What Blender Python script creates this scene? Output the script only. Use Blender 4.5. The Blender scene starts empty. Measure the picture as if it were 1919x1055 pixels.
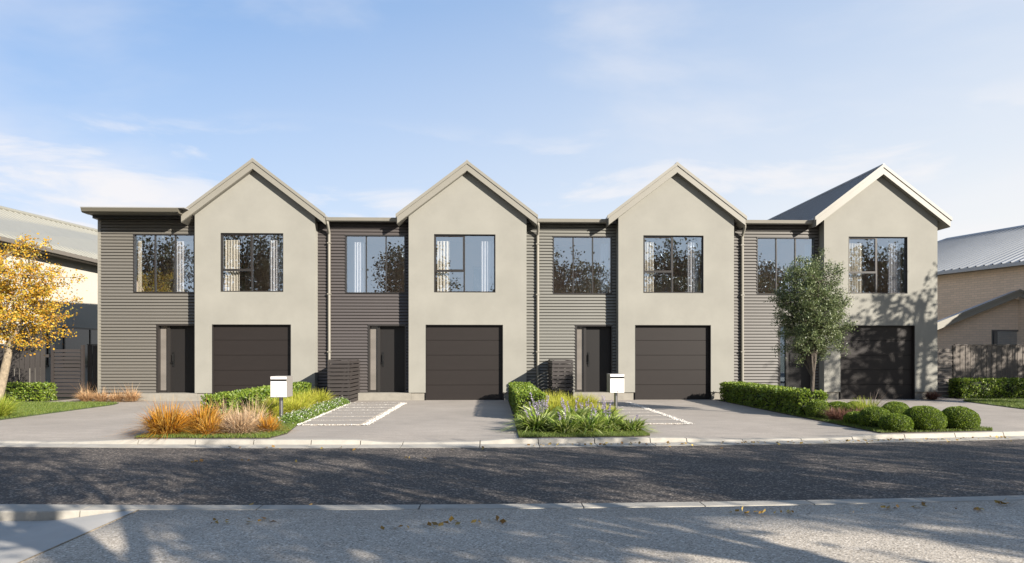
import bpy, math, random
import numpy as np
from mathutils import Vector, Matrix
R = math.radians
random.seed(7); rng = np.random.default_rng(7)
sc = bpy.context.scene
col = sc.collection

# ------------------------------------------------------------------ camera, sky, sun, exposure
CAM_H = 1.34; YAW = R(1.83)
cd = bpy.data.cameras.new('camera'); cam = bpy.data.objects.new('camera', cd); col.objects.link(cam)
cd.sensor_width = 36; cd.lens = 24.01; cd.shift_y = 0.0711; cd.clip_start = 0.05; cd.clip_end = 3000
cam.location = (0, 0, CAM_H); cam.rotation_euler = (R(90), 0, -YAW)
sc.camera = cam
SUN_AZ, SUN_EL = R(46), R(22.5)          # azimuth measured from -Y towards +X
sdir = Vector((math.sin(SUN_AZ) * math.cos(SUN_EL), -math.cos(SUN_AZ) * math.cos(SUN_EL), math.sin(SUN_EL)))
w = bpy.data.worlds.new('World'); sc.world = w; w.use_nodes = True
nt = w.node_tree; nt.nodes.clear()
sky = nt.nodes.new('ShaderNodeTexSky'); sky.sky_type = 'NISHITA'; sky.sun_disc = False
sky.sun_elevation = SUN_EL; sky.sun_rotation = math.atan2(sdir.x, sdir.y)
sky.altitude = 0; sky.air_density = 1.0; sky.dust_density = 0.4; sky.ozone_density = 3.0
bgn = nt.nodes.new('ShaderNodeBackground'); bgn.inputs['Strength'].default_value = 0.074
wo = nt.nodes.new('ShaderNodeOutputWorld')
# thin high cloud: noise on the direction projected to a plane overhead
tc = nt.nodes.new('ShaderNodeTexCoord'); sep = nt.nodes.new('ShaderNodeSeparateXYZ')
def wm(op, a, b=None, c=None):
    n = nt.nodes.new('ShaderNodeMath'); n.operation = op
    for i, v in enumerate((a, b, c)):
        if v is None: continue
        if isinstance(v, (int, float)): n.inputs[i].default_value = v
        else: nt.links.new(v, n.inputs[i])
    return n.outputs[0]
nt.links.new(tc.outputs['Generated'], sep.inputs[0])
SKY_WHITE = 4.65
def dotn(v, x, y, z):
    n = nt.nodes.new('ShaderNodeVectorMath'); n.operation = 'DOT_PRODUCT'; nt.links.new(v, n.inputs[0]); n.inputs[1].default_value = (x, y, z); return n.outputs['Value']
hx, hy = math.sin(SUN_AZ), -math.cos(SUN_AZ)
hl = wm('SQRT', wm('SUBTRACT', 1.0001, wm('MULTIPLY', sep.outputs[2], sep.outputs[2])))
cdot = wm('DIVIDE', dotn(tc.outputs['Generated'], hx, hy, 0), hl)
az = wm('POWER', wm('MINIMUM', wm('MAXIMUM', wm('ADD', cdot, 1.0), 0.0), 1.0), 0.5)
el = wm('SUBTRACT', 1.0, wm('MAXIMUM', sep.outputs[2], 0.0))
veil = wm('ADD', wm('ADD', wm('MULTIPLY', az, 0.60), wm('MULTIPLY', el, 1.62)), -1.00)
veil = wm('MINIMUM', wm('MAXIMUM', veil, 0.0), 0.93)
def cloud(scale, rot, st, lo, hi, loc, det=6):
    mp = nt.nodes.new('ShaderNodeMapping'); nt.links.new(tc.outputs['Generated'], mp.inputs[0])
    mp.inputs['Rotation'].default_value = rot; mp.inputs['Scale'].default_value = st; mp.inputs['Location'].default_value = loc
    nz = nt.nodes.new('ShaderNodeTexNoise'); nz.inputs['Scale'].default_value = scale; nz.inputs['Detail'].default_value = det; nz.inputs['Roughness'].default_value = 0.55; nz.inputs['Distortion'].default_value = 0.4
    nt.links.new(mp.outputs[0], nz.inputs['Vector'])
    mr = nt.nodes.new('ShaderNodeMapRange'); mr.interpolation_type = 'SMOOTHSTEP'; mr.inputs[1].default_value = lo; mr.inputs[2].default_value = hi
    nt.links.new(nz.outputs[0], mr.inputs[0]); return mr.outputs[0]
wisp = cloud(1.0, (0, R(32), 0), (1.5, 1.5, 4.2), .43, .70, (3.3, 3.3, 8.8))
puff = cloud(1.0, (0, R(6), 0), (5, 5, 20), .50, .68, (12.8, 1.5, 7.1), 8)
band = nt.nodes.new('ShaderNodeMapRange'); band.interpolation_type = 'SMOOTHSTEP'; band.inputs[1].default_value = .33; band.inputs[2].default_value = .24
nt.links.new(sep.outputs[2], band.inputs[0])
cl = wm('MINIMUM', wm('ADD', wm('MULTIPLY', wisp, 0.42), wm('MULTIPLY', wm('MULTIPLY', puff, band.outputs[0]), 0.62)), 0.9)
ftot = veil
mxs = nt.nodes.new('ShaderNodeMix'); mxs.data_type = 'RGBA'
wc = nt.nodes.new('ShaderNodeMix'); wc.data_type = 'RGBA'; nt.links.new(wm('POWER', veil, 3.0), wc.inputs[0])
wc.inputs[6].default_value = (SKY_WHITE * .93, SKY_WHITE * .98, SKY_WHITE * 1.03, 1); wc.inputs[7].default_value = (SKY_WHITE * .97, SKY_WHITE * .97, SKY_WHITE * .96, 1)
bs = nt.nodes.new('ShaderNodeMix'); bs.data_type = 'RGBA'; bs.inputs[0].default_value = 0.72; nt.links.new(sky.outputs[0], bs.inputs[6]); bs.inputs[7].default_value = (1.0, 2.02, 3.85, 1)
nt.links.new(ftot, mxs.inputs[0]); nt.links.new(bs.outputs[2], mxs.inputs[6]); nt.links.new(wc.outputs[2], mxs.inputs[7])
mxc = nt.nodes.new('ShaderNodeMix'); mxc.data_type = 'RGBA'; nt.links.new(cl, mxc.inputs[0]); nt.links.new(mxs.outputs[2], mxc.inputs[6]); mxc.inputs[7].default_value = (SKY_WHITE * .99, SKY_WHITE * .965, SKY_WHITE * .975, 1)
nt.links.new(mxc.outputs[2], bgn.inputs[0]); nt.links.new(bgn.outputs[0], wo.inputs[0])
sl = bpy.data.lights.new('sun', 'SUN'); sl.energy = 5.0; sl.angle = R(0.5); sl.color = (1.0, 0.925, 0.82)
so = bpy.data.objects.new('sun', sl); col.objects.link(so)
so.rotation_euler = sdir.to_track_quat('Z', 'Y').to_euler(); so.location = (20, -20, 20)
sc.view_settings.view_transform = 'Standard'; sc.view_settings.look = 'None'
sc.view_settings.gamma = 1; sc.view_settings.use_curve_mapping = False; sc.view_settings.exposure = 1.5
sc.render.engine = 'CYCLES'
sc.cycles.max_bounces = 8; sc.cycles.transparent_max_bounces = 16; sc.cycles.glossy_bounces = 4

# ------------------------------------------------------------------ materials
_m = {}; ALB = 0.51          # measured surface tones, brought to one exposure
def mat(name, c, rough=0.7, metal=0.0, noise=None, bump=None, spec=0.5, island=None, trans=0.0):
    """noise=(scale, amount, detail[, stretch xyz]); bump=(scale, strength, dist); island=[colours]"""
    if name in _m: return _m[name]
    c = tuple(x * ALB for x in c); island = [tuple(x * ALB for x in q) for q in island] if island else None
    m = bpy.data.materials.new(name); m.use_nodes = True; t = m.node_tree; L = t.links
    b = t.nodes['Principled BSDF']; b.inputs['Roughness'].default_value = rough; b.inputs['Metallic'].default_value = metal
    b.inputs['Specular IOR Level'].default_value = spec
    b.inputs['Base Color'].default_value = (*c, 1)
    out = None
    co = t.nodes.new('ShaderNodeTexCoord')
    if island:
        g = t.nodes.new('ShaderNodeNewGeometry'); cr = t.nodes.new('ShaderNodeValToRGB')
        els = cr.color_ramp.elements
        while len(els) < len(island): els.new(0.5)
        for i, q in enumerate(island): els[i].position = i / max(1, len(island) - 1); els[i].color = (*q, 1)
        L.new(g.outputs['Random Per Island'], cr.inputs[0]); out = cr.outputs[0]
    if noise:
        n = t.nodes.new('ShaderNodeTexNoise'); n.inputs['Scale'].default_value = noise[0]; n.inputs['Detail'].default_value = noise[2]
        n.inputs['Roughness'].default_value = 0.6
        if len(noise) > 3:
            k = t.nodes.new('ShaderNodeMapping'); k.inputs['Scale'].default_value = noise[3]; L.new(co.outputs['Object'], k.inputs[0]); L.new(k.outputs[0], n.inputs['Vector'])
        else: L.new(co.outputs['Object'], n.inputs['Vector'])
        r = t.nodes.new('ShaderNodeMapRange'); r.inputs[1].default_value = 0.25; r.inputs[2].default_value = 0.75
        r.inputs[3].default_value = 1 - noise[1]; r.inputs[4].default_value = 1 + noise[1]
        L.new(n.outputs[0], r.inputs[0])
        h = t.nodes.new('ShaderNodeVectorMath'); h.operation = 'SCALE'
        if out: L.new(out, h.inputs[0])
        else: h.inputs[0].default_value = c
        L.new(r.outputs[0], h.inputs['Scale']); out = h.outputs[0]
    if out: L.new(out, b.inputs['Base Color'])
    if bump:
        n = t.nodes.new('ShaderNodeTexNoise'); n.inputs['Scale'].default_value = bump[0]; n.inputs['Detail'].default_value = 5
        L.new(co.outputs['Object'], n.inputs['Vector'])
        bp = t.nodes.new('ShaderNodeBump'); bp.inputs['Strength'].default_value = bump[1]; bp.inputs['Distance'].default_value = bump[2]
        L.new(n.outputs[0], bp.inputs['Height']); L.new(bp.outputs[0], b.inputs['Normal'])
    if trans:
        tr = t.nodes.new('ShaderNodeBsdfTranslucent'); mx = t.nodes.new('ShaderNodeMixShader'); mx.inputs[0].default_value = trans
        if out: L.new(out, tr.inputs[0])
        else: tr.inputs[0].default_value = (*c, 1)
        L.new(b.outputs[0], mx.inputs[1]); L.new(tr.outputs[0], mx.inputs[2]); L.new(mx.outputs[0], t.nodes['Material Output'].inputs[0])
    _m[name] = m
    return m

def speckle_mat(name, base, dark, light, scale, rough, bumpd, patch=0.15):
    base, dark, light = [tuple(x * ALB for x in q) for q in (base, dark, light)]
    m = bpy.data.materials.new(name); m.use_nodes = True; t = m.node_tree; L = t.links
    b = t.nodes['Principled BSDF']; b.inputs['Roughness'].default_value = rough; b.inputs['Specular IOR Level'].default_value = 0.4
    co = t.nodes.new('ShaderNodeTexCoord')
    v = t.nodes.new('ShaderNodeTexVoronoi'); v.inputs['Scale'].default_value = scale; L.new(co.outputs['Object'], v.inputs['Vector'])
    sp = t.nodes.new('ShaderNodeSeparateColor'); L.new(v.outputs['Color'], sp.inputs[0])
    cr = t.nodes.new('ShaderNodeValToRGB'); e = cr.color_ramp.elements
    e[0].position = 0; e[0].color = (*dark, 1); e[1].position = 1; e[1].color = (*light, 1)
    q = e.new(0.35); q.color = (*base, 1); q = e.new(0.75); q.color = (*base, 1)
    L.new(sp.outputs[0], cr.inputs[0])
    n = t.nodes.new('ShaderNodeTexNoise'); n.inputs['Scale'].default_value = 1.3; n.inputs['Detail'].default_value = 6; L.new(co.outputs['Object'], n.inputs['Vector'])
    r = t.nodes.new('ShaderNodeMapRange'); r.inputs[1].default_value = .3; r.inputs[2].default_value = .7; r.inputs[3].default_value = 1 - patch; r.inputs[4].default_value = 1 + patch
    L.new(n.outputs[0], r.inputs[0])
    h = t.nodes.new('ShaderNodeVectorMath'); h.operation = 'SCALE'; L.new(cr.outputs[0], h.inputs[0]); L.new(r.outputs[0], h.inputs['Scale']); L.new(h.outputs[0], b.inputs['Base Color'])
    n2 = t.nodes.new('ShaderNodeTexNoise'); n2.inputs['Scale'].default_value = scale * 0.6; n2.inputs['Detail'].default_value = 3; L.new(co.outputs['Object'], n2.inputs['Vector'])
    bp = t.nodes.new('ShaderNodeBump'); bp.inputs['Strength'].default_value = 0.8; bp.inputs['Distance'].default_value = bumpd
    L.new(n2.outputs[0], bp.inputs['Height']); L.new(bp.outputs[0], b.inputs['Normal'])
    return m

M = dict(
    render=mat('pale_render', (0.368, 0.357, 0.312), .9, noise=(1.1, .10, 9), bump=(60, .35, .004)),
    plinth=mat('plinth_concrete', (0.36, 0.335, 0.285), .9, noise=(6, .14, 6), bump=(80, .3, .003)),
    barge=mat('beige_metal', (0.33, 0.31, 0.26), .45, noise=(2, .04, 3)),
    roof=mat('roof_metal', (0.40, 0.40, 0.40), .4, noise=(1, .06, 3)),
    roof_l=mat('roof_metal_cream', (0.36, 0.35, 0.295), .5, noise=(1, .05, 3)),
    roof_r=mat('roof_metal_zinc', (0.62, 0.65, 0.69), .38, metal=.15, noise=(1, .06, 3)),
    eave=mat('eave_metal_olive', (0.17, 0.155, 0.12), .5),
    dark=mat('dark_bronze_metal', (0.035, 0.031, 0.029), .35),
    doorm=mat('front_door_paint', (0.021, 0.019, 0.0185), .5, spec=.25, noise=(3, .06, 3, (1, 1, .15))),
    garage=mat('garage_door_metal', (0.027, 0.0215, 0.0195), .5, spec=.25, noise=(2.5, .07, 5, (1, 1, 3)), bump=(140, .12, .002)),
    handle=mat('black_metal', (0.008, 0.008, 0.008), .35),
    clad0=mat('weatherboard_taupe', (0.178, 0.165, 0.142), .55, noise=(3, .06, 5, (.3, 1, 4))),
    clad1=mat('weatherboard_umber', (0.090, 0.077, 0.073), .55, noise=(3, .06, 5, (.3, 1, 4))),
    clad2=mat('weatherboard_stone', (0.21, 0.204, 0.178), .55, noise=(3, .06, 5, (.3, 1, 4))),
    clad3=mat('weatherboard_taupe_pale', (0.138, 0.126, 0.111), .55, noise=(3, .06, 5, (.3, 1, 4))),
    backing=mat('wall_backing', (0.03, 0.028, 0.026), .9),
    slat=mat('screen_slat_timber', (0.046, 0.037, 0.034), .6, noise=(5, .2, 5, (.4, 1, 6))),
    fence=mat('fence_timber_dark', (0.055, 0.047, 0.043), .75, noise=(5, .25, 6, (4, 4, .4)), island=None, bump=(30, .2, .003)),
    fence_r=mat('fence_timber_brown', (0.165, 0.138, 0.115), .75, noise=(5, .25, 6, (4, 4, .4)), bump=(30, .2, .003)),
    steel=mat('mailbox_steel_sheen', (1.2, 1.15, 1.12), .38, metal=.15),  # front faces: whiter colour carries the gloss on the steel
    post_box=mat('mailbox_steel_no_sheen', (0.50, 0.46, 0.42), .35, metal=.3),  # box body: darker colour for the sides without that gloss
    post=mat('mailbox_post_steel', (0.55, 0.55, 0.57), .25, metal=.9),
    room=mat('room_paint', (1.35, 1.16, 1.04), .9, noise=(.8, .05, 2)),
    curtain=mat('cream_curtain_cloth', (1.6, 1.5, 1.3), .95, trans=.3),
    sheer=mat('sheer_curtain_cloth', (1.4, 1.4, 1.45), .95, trans=.4),
    drive=mat('driveway_concrete', (0.50, 0.437, 0.367), .85, noise=(3.0, .13, 10, (.35, 3, 1)), bump=(70, .4, .003)),
    kerb=mat('kerb_concrete', (0.52, 0.485, 0.42), .88, noise=(5, .16, 9), bump=(60, .4, .004)),
    smooth=mat('apron_concrete', (0.60, 0.57, 0.52), .85, noise=(2.2, .1, 9), bump=(70, .2, .002)),
    paver=mat('path_paver_concrete', (0.50, 0.437, 0.367), .85, noise=(4, .1, 8), bump=(60, .3, .003)),
    pebble=mat('white_pebble', (0.8, 0.77, 0.70), .7, island=[(1.05, 1.0, .92), (.8, .75, .68), (1.2, 1.15, 1.05)]),
    soil=mat('garden_soil', (0.05, 0.038, 0.026), .95, noise=(12, .3, 6), bump=(30, .6, .02)),
    turf=mat('turf_base', (0.045, 0.07, 0.015), .95, noise=(5, .3, 6), bump=(40, .5, .01)),
    grass=mat('grass_blades', (0.08, 0.13, 0.02), .6, island=[(.10, .18, .015), (.18, .27, .03), (.30, .34, .06)], trans=.3),
    bark=mat('tree_bark', (0.10, 0.08, 0.062), .9, noise=(14, .4, 8, (1, 1, .35)), bump=(30, .8, .02)),
    bark_y=mat('pale_lichen_bark', (0.36, 0.29, 0.20), .9, noise=(16, .55, 8, (1, 1, .5)), bump=(30, .8, .02)),
    lf_yellow=mat('yellow_leaf', (.6, .35, .02), .55, island=[(.80, .37, .015), (.98, .54, .03), (1.1, .72, .06), (.48, .18, .012), (.85, .66, .08), (.40, .38, .06)], trans=.4),
    lf_olive=mat('olive_leaf', (.08, .11, .03), .45, island=[(.07, .12, .03), (.16, .22, .07), (.31, .35, .15), (.09, .14, .04)], trans=.22),
    lf_street=mat('street_tree_leaf', (.08, .08, .03), .5, island=[(.08, .09, .03), (.15, .13, .04), (.24, .17, .05), (.08, .11, .04)], trans=.25),
    hedge=mat('hedge_leaf', (.1, .16, .02), .5, island=[(.13, .24, .015), (.26, .40, .035), (.40, .50, .06), (.08, .15, .012)], trans=.4),
    hedgecore=mat('hedge_twigs', (.02, .03, .008), .95),
    ball=mat('box_ball_leaf', (.07, .12, .01), .55, island=[(.05, .10, .006), (.17, .29, .010), (.42, .54, .02)], trans=.3),
    t_orange=mat('orange_grass_blade', (.5, .25, .03), .6, island=[(.78, .28, .015), (1.1, .54, .03), (.38, .11, .012), (1.15, .74, .16), (.16, .05, .01)], trans=.4),
    t_beige=mat('beige_grass_blade', (.5, .35, .2), .6, island=[(.85, .56, .30), (1.1, .80, .48), (.46, .26, .14), (1.2, .95, .64)], trans=.4),
    t_straw=mat('straw_grass_blade', (.5, .35, .2), .6, island=[(.85, .48, .23), (1.0, .66, .34), (.55, .28, .13), (1.05, .80, .48)], trans=.4),
    t_lime=mat('lime_grass_blade', (.35, .4, .05), .6, island=[(.66, .70, .05), (.86, .84, .10), (.40, .48, .04), (.95, .80, .14)], trans=.4),
    t_green=mat('green_grass_blade', (.2, .3, .05), .6, island=[(.24, .38, .02), (.48, .58, .05), (.66, .66, .10)], trans=.4),
    t_red=mat('russet_grass_blade', (.3, .15, .1), .6, island=[(.24, .11, .075), (.36, .17, .11), (.13, .06, .04)], trans=.35),
    t_twig=mat('brown_twig', (.13, .085, .06), .7),
    strap=mat('strap_leaf', (.1, .2, .04), .4, island=[(.10, .20, .02), (.28, .43, .05), (.52, .64, .13), (.80, .85, .36)], trans=.3),
    flower_p=mat('lilac_petal', (.42, .36, .55), .7, island=[(.48, .37, .62), (.62, .52, .76), (.76, .68, .84)], trans=.3),
    flower_w=mat('white_petal', (.8, .8, .74), .7, trans=.3),
    lf_cover=mat('ground_cover_leaf', (.06, .12, .03), .5, island=[(.10, .20, .03), (.22, .36, .06), (.36, .48, .09)], trans=.3),
    litter=mat('dry_leaf', (.3, .2, .06), .8, island=[(.52, .33, .06), (.28, .14, .045), (.68, .52, .15), (.40, .23, .08)], trans=.2),
    nb_wall=mat('neighbour_cream_render', (0.72, 0.675, 0.58), .9, noise=(1.2, .05, 6), bump=(60, .3, .004)),
    nb_soffit=mat('neighbour_soffit', (0.22, 0.195, 0.165), .6),
    frost=mat('frosted_glass', (.26, .235, .21), .22, noise=(1.5, .35, 2, (.3, .3, 1))),
    picframe=mat('picture_frame', (.55, .5, .45), .5),
)
M['asphalt'] = speckle_mat('asphalt', (0.098, 0.080, 0.067), (0.024, 0.020, 0.018), (0.42, 0.355, 0.29), 58, .8, .012, .2)
M['agg'] = speckle_mat('exposed_aggregate', (0.64, 0.565, 0.465), (0.28, 0.24, 0.19), (1.0, .90, .77), 95, .85, .006, .1)

def brushed_mat(name, c):
    c = tuple(x * ALB for x in c); m = bpy.data.materials.new(name); m.use_nodes = True; t = m.node_tree; L = t.links
    b = t.nodes['Principled BSDF']; b.inputs['Roughness'].default_value = .88; b.inputs['Specular IOR Level'].default_value = .35
    co = t.nodes.new('ShaderNodeTexCoord'); fac = None
    for sc_, st, det, lo, hi in ((.55, (1, 1, 1), 5, .88, 1.10), (1.0, (1.6, 14, 1), 6, .86, 1.13), (34, (1, 1, 1), 2, .90, 1.10)):
        k = t.nodes.new('ShaderNodeMapping'); k.inputs['Scale'].default_value = st; L.new(co.outputs['Object'], k.inputs[0])
        n = t.nodes.new('ShaderNodeTexNoise'); n.inputs['Scale'].default_value = sc_; n.inputs['Detail'].default_value = det; n.inputs['Roughness'].default_value = .65; L.new(k.outputs[0], n.inputs['Vector'])
        r = t.nodes.new('ShaderNodeMapRange'); r.inputs[1].default_value = .32; r.inputs[2].default_value = .68; r.inputs[3].default_value = lo; r.inputs[4].default_value = hi; L.new(n.outputs[0], r.inputs[0])
        if fac is None: fac = r.outputs[0]
        else: q = t.nodes.new('ShaderNodeMath'); q.operation = 'MULTIPLY'; L.new(fac, q.inputs[0]); L.new(r.outputs[0], q.inputs[1]); fac = q.outputs[0]
    h = t.nodes.new('ShaderNodeVectorMath'); h.operation = 'SCALE'; h.inputs[0].default_value = c; L.new(fac, h.inputs['Scale']); L.new(h.outputs[0], b.inputs['Base Color'])
    bp = t.nodes.new('ShaderNodeBump'); bp.inputs['Strength'].default_value = .6; bp.inputs['Distance'].default_value = .006; L.new(fac, bp.inputs['Height']); L.new(bp.outputs[0], b.inputs['Normal'])
    return m
M['drive'] = brushed_mat('brushed_driveway_concrete', (.475, .422, .365))
M['paver'] = brushed_mat('brushed_paver_concrete', (.475, .425, .37))
def glass_mat(name, refl, tint):
    m = bpy.data.materials.new(name); m.use_nodes = True; t = m.node_tree; t.nodes.clear(); L = t.links
    o = t.nodes.new('ShaderNodeOutputMaterial'); mx = t.nodes.new('ShaderNodeMixShader')
    tr = t.nodes.new('ShaderNodeBsdfTransparent'); tr.inputs[0].default_value = (*tint, 1)
    gl = t.nodes.new('ShaderNodeBsdfGlossy'); gl.inputs['Roughness'].default_value = 0.0; gl.inputs[0].default_value = (.66, .82, 1, 1)
    lw = t.nodes.new('ShaderNodeLayerWeight'); lw.inputs[0].default_value = .5
    pw = t.nodes.new('ShaderNodeMath'); pw.operation = 'POWER'; pw.inputs[1].default_value = 4; L.new(lw.outputs['Facing'], pw.inputs[0])
    ad = t.nodes.new('ShaderNodeMath'); ad.inputs[1].default_value = refl; ad.use_clamp = True
    L.new(pw.outputs[0], ad.inputs[0]); L.new(ad.outputs[0], mx.inputs[0]); L.new(tr.outputs[0], mx.inputs[1]); L.new(gl.outputs[0], mx.inputs[2]); L.new(mx.outputs[0], o.inputs[0])
    return m
M['glass'] = glass_mat('window_glass', .44, (.94, .94, .94))
M['glass_d'] = glass_mat('door_glass', .20, (.55, .53, .5))

def brick_mat():
    m = bpy.data.materials.new('tan_brick'); m.use_nodes = True; t = m.node_tree; L = t.links
    b = t.nodes['Principled BSDF']; b.inputs['Roughness'].default_value = .9
    co = t.nodes.new('ShaderNodeUVMap')
    br = t.nodes.new('ShaderNodeTexBrick'); L.new(co.outputs[0], br.inputs['Vector'])
    br.inputs['Scale'].default_value = 1; br.inputs['Brick Width'].default_value = .24; br.inputs['Row Height'].default_value = .086
    br.inputs['Mortar Size'].default_value = .006; br.inputs['Color1'].default_value = (.66, .515, .395, 1); br.inputs['Color2'].default_value = (.57, .45, .345, 1)
    br.inputs['Mortar'].default_value = (.46, .39, .32, 1); L.new(br.outputs[0], b.inputs['Base Color'])
    bp = t.nodes.new('ShaderNodeBump'); bp.inputs['Strength'].default_value = .6; bp.inputs['Distance'].default_value = .006; bp.invert = True
    L.new(br.outputs['Fac'], bp.inputs['Height']); L.new(bp.outputs[0], b.inputs['Normal'])
    return m
M['brick'] = brick_mat()
def picture_mat():
    m = bpy.data.materials.new('abstract_print'); m.use_nodes = True; t = m.node_tree; L = t.links
    b = t.nodes['Principled BSDF']; co = t.nodes.new('ShaderNodeTexCoord'); n = t.nodes.new('ShaderNodeTexNoise'); n.inputs['Scale'].default_value = 2.6; n.inputs['Detail'].default_value = 3
    L.new(co.outputs['Object'], n.inputs['Vector']); cr = t.nodes.new('ShaderNodeValToRGB'); e = cr.color_ramp.elements
    e[0].position = .4; e[0].color = (.10, .16, .26, 1); e[1].position = .62; e[1].color = (.55, .6, .66, 1)
    L.new(n.outputs[0], cr.inputs[0]); L.new(cr.outputs[0], b.inputs['Base Color']); return m
M['print'] = picture_mat()

# ------------------------------------------------------------------ object helpers
def tag(o, label=None, cat=None, group=None, kind=None):
    if label: o['label'] = label
    if cat: o['category'] = cat
    if group: o['group'] = group
    if kind: o['kind'] = kind
    return o
def thing(name, label, cat, loc=(0, 0, 0), rz=0, group=None):
    o = bpy.data.objects.new(name, None); col.objects.link(o); o.location = loc; o.rotation_euler = (0, 0, rz)
    o.empty_display_size = .2
    return tag(o, label, cat, group)
def link(name, me, parent=None, loc=None, rot=None):
    o = bpy.data.objects.new(name, me); col.objects.link(o)
    if parent: o.parent = parent
    if loc: o.location = loc
    if rot: o.rotation_euler = rot
    return o
class MB:
    def __init__(s): s.v = []; s.f = []; s.mi = []; s.sm = []
    def add(s, v, f, mi=0, smooth=False):
        n = len(s.v); s.v += [tuple(p) for p in v]; s.f += [tuple(i + n for i in q) for q in f]; s.mi += [mi] * len(f); s.sm += [smooth] * len(f)
        return s
    def box(s, x0, x1, y0, y1, z0, z1, mi=0):
        v = [(x, y, z) for z in (z0, z1) for y in (y0, y1) for x in (x0, x1)]
        return s.add(v, [(0, 2, 3, 1), (4, 5, 7, 6), (0, 1, 5, 4), (2, 6, 7, 3), (0, 4, 6, 2), (1, 3, 7, 5)], mi)
    def prism(s, pts, axis, a, b, mi=0):
        """closed polygon pts in the two other axes, extruded along axis from a to b"""
        def P(p, t): return {'x': (t, p[0], p[1]), 'y': (p[0], t, p[1]), 'z': (p[0], p[1], t)}[axis]
        n = len(pts); v = [P(p, a) for p in pts] + [P(p, b) for p in pts]
        f = [tuple(range(n)), tuple(range(2 * n - 1, n - 1, -1))] + [(i, i + n, (i + 1) % n + n, (i + 1) % n) for i in range(n)]
        return s.add(v, f, mi)
    def tube(s, pts, rad, n=8, mi=0, cap=True):
        pts = [Vector(p) for p in pts]; k = len(pts)
        if not isinstance(rad, (list, tuple)): rad = [rad] * k
        v = []; up = Vector((0.13, 0.07, 1)).normalized()
        for i, p in enumerate(pts):
            d = (pts[min(i + 1, k - 1)] - pts[max(i - 1, 0)]).normalized()
            if abs(d.dot(up)) > .95: a = d.cross(Vector((1, 0.1, 0))).normalized()
            else: a = d.cross(up).normalized()
            b = d.cross(a)
            for j in range(n):
                t = 2 * math.pi * j / n; v.append(p + (a * math.cos(t) + b * math.sin(t)) * rad[i])
        f = [(i * n + j, i * n + (j + 1) % n, (i + 1) * n + (j + 1) % n, (i + 1) * n + j) for i in range(k - 1) for j in range(n)]
        s.add(v, f, mi, True)
        if cap: s.add(v[:n], [tuple(range(n - 1, -1, -1))], mi); s.add(v[-n:], [tuple(range(n))], mi)
        return s
    def mesh(s, name, mats, fix=True):
        me = bpy.data.meshes.new(name); me.from_pydata(s.v, [], s.f)
        for m in (mats if isinstance(mats, (list, tuple)) else [mats]): me.materials.append(m)
        me.polygons.foreach_set('material_index', s.mi); me.polygons.foreach_set('use_smooth', s.sm)
        if fix:
            import bmesh
            bm = bmesh.new(); bm.from_mesh(me); bmesh.ops.recalc_face_normals(bm, faces=bm.faces); bm.to_mesh(me); bm.free()
        me.update(); return me
    def build(s, name, mats, parent=None, loc=None, rot=None):
        return link(name, s.mesh(name, mats), parent, loc, rot)
def np_mesh(name, V, F, mats, mi=None, smooth=False):
    me = bpy.data.meshes.new(name); V = np.asarray(V, dtype=np.float32); F = np.asarray(F, dtype=np.int32)
    me.vertices.add(len(V)); me.vertices.foreach_set('co', V.ravel())
    k = F.shape[1]; me.loops.add(F.size); me.loops.foreach_set('vertex_index', F.ravel())
    me.polygons.add(len(F)); me.polygons.foreach_set('loop_start', np.arange(len(F), dtype=np.int32) * k); me.polygons.foreach_set('loop_total', np.full(len(F), k, dtype=np.int32))
    for m in (mats if isinstance(mats, (list, tuple)) else [mats]): me.materials.append(m)
    if mi is not None: me.polygons.foreach_set('material_index', np.asarray(mi, dtype=np.int32))
    if smooth: me.polygons.foreach_set('use_smooth', np.ones(len(F), dtype=bool))
    me.update(calc_edges=True); return me
def wall_cells(mb, x0, x1, z0, z1, holes, y0, y1, mi=0):
    xs = sorted({x0, x1} | {h[i] for h in holes for i in (0, 1) if x0 < h[i] < x1})
    zs = sorted({z0, z1} | {h[i] for h in holes for i in (2, 3) if z0 < h[i] < z1})
    nx, nz_ = len(xs) - 1, len(zs) - 1
    def solid(i, j):
        if i < 0 or j < 0 or i >= nx or j >= nz_: return False
        cx, cz = (xs[i] + xs[i + 1]) / 2, (zs[j] + zs[j + 1]) / 2
        return not any(h[0] < cx < h[1] and h[2] < cz < h[3] for h in holes)
    for i in range(nx):
        for j in range(nz_):
            if not solid(i, j): continue
            a, b, c, d = xs[i], xs[i + 1], zs[j], zs[j + 1]
            mb.add([(a, y0, c), (b, y0, c), (b, y0, d), (a, y0, d)], [(0, 1, 2, 3)], mi)
            mb.add([(a, y1, c), (b, y1, c), (b, y1, d), (a, y1, d)], [(3, 2, 1, 0)], mi)
            if not solid(i - 1, j): mb.add([(a, y0, c), (a, y0, d), (a, y1, d), (a, y1, c)], [(0, 1, 2, 3)], mi)
            if not solid(i + 1, j): mb.add([(b, y0, c), (b, y1, c), (b, y1, d), (b, y0, d)], [(0, 1, 2, 3)], mi)
            if not solid(i, j - 1): mb.add([(a, y0, c), (a, y1, c), (b, y1, c), (b, y0, c)], [(0, 1, 2, 3)], mi)
            if not solid(i, j + 1): mb.add([(a, y0, d), (b, y0, d), (b, y1, d), (a, y1, d)], [(0, 1, 2, 3)], mi)

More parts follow.
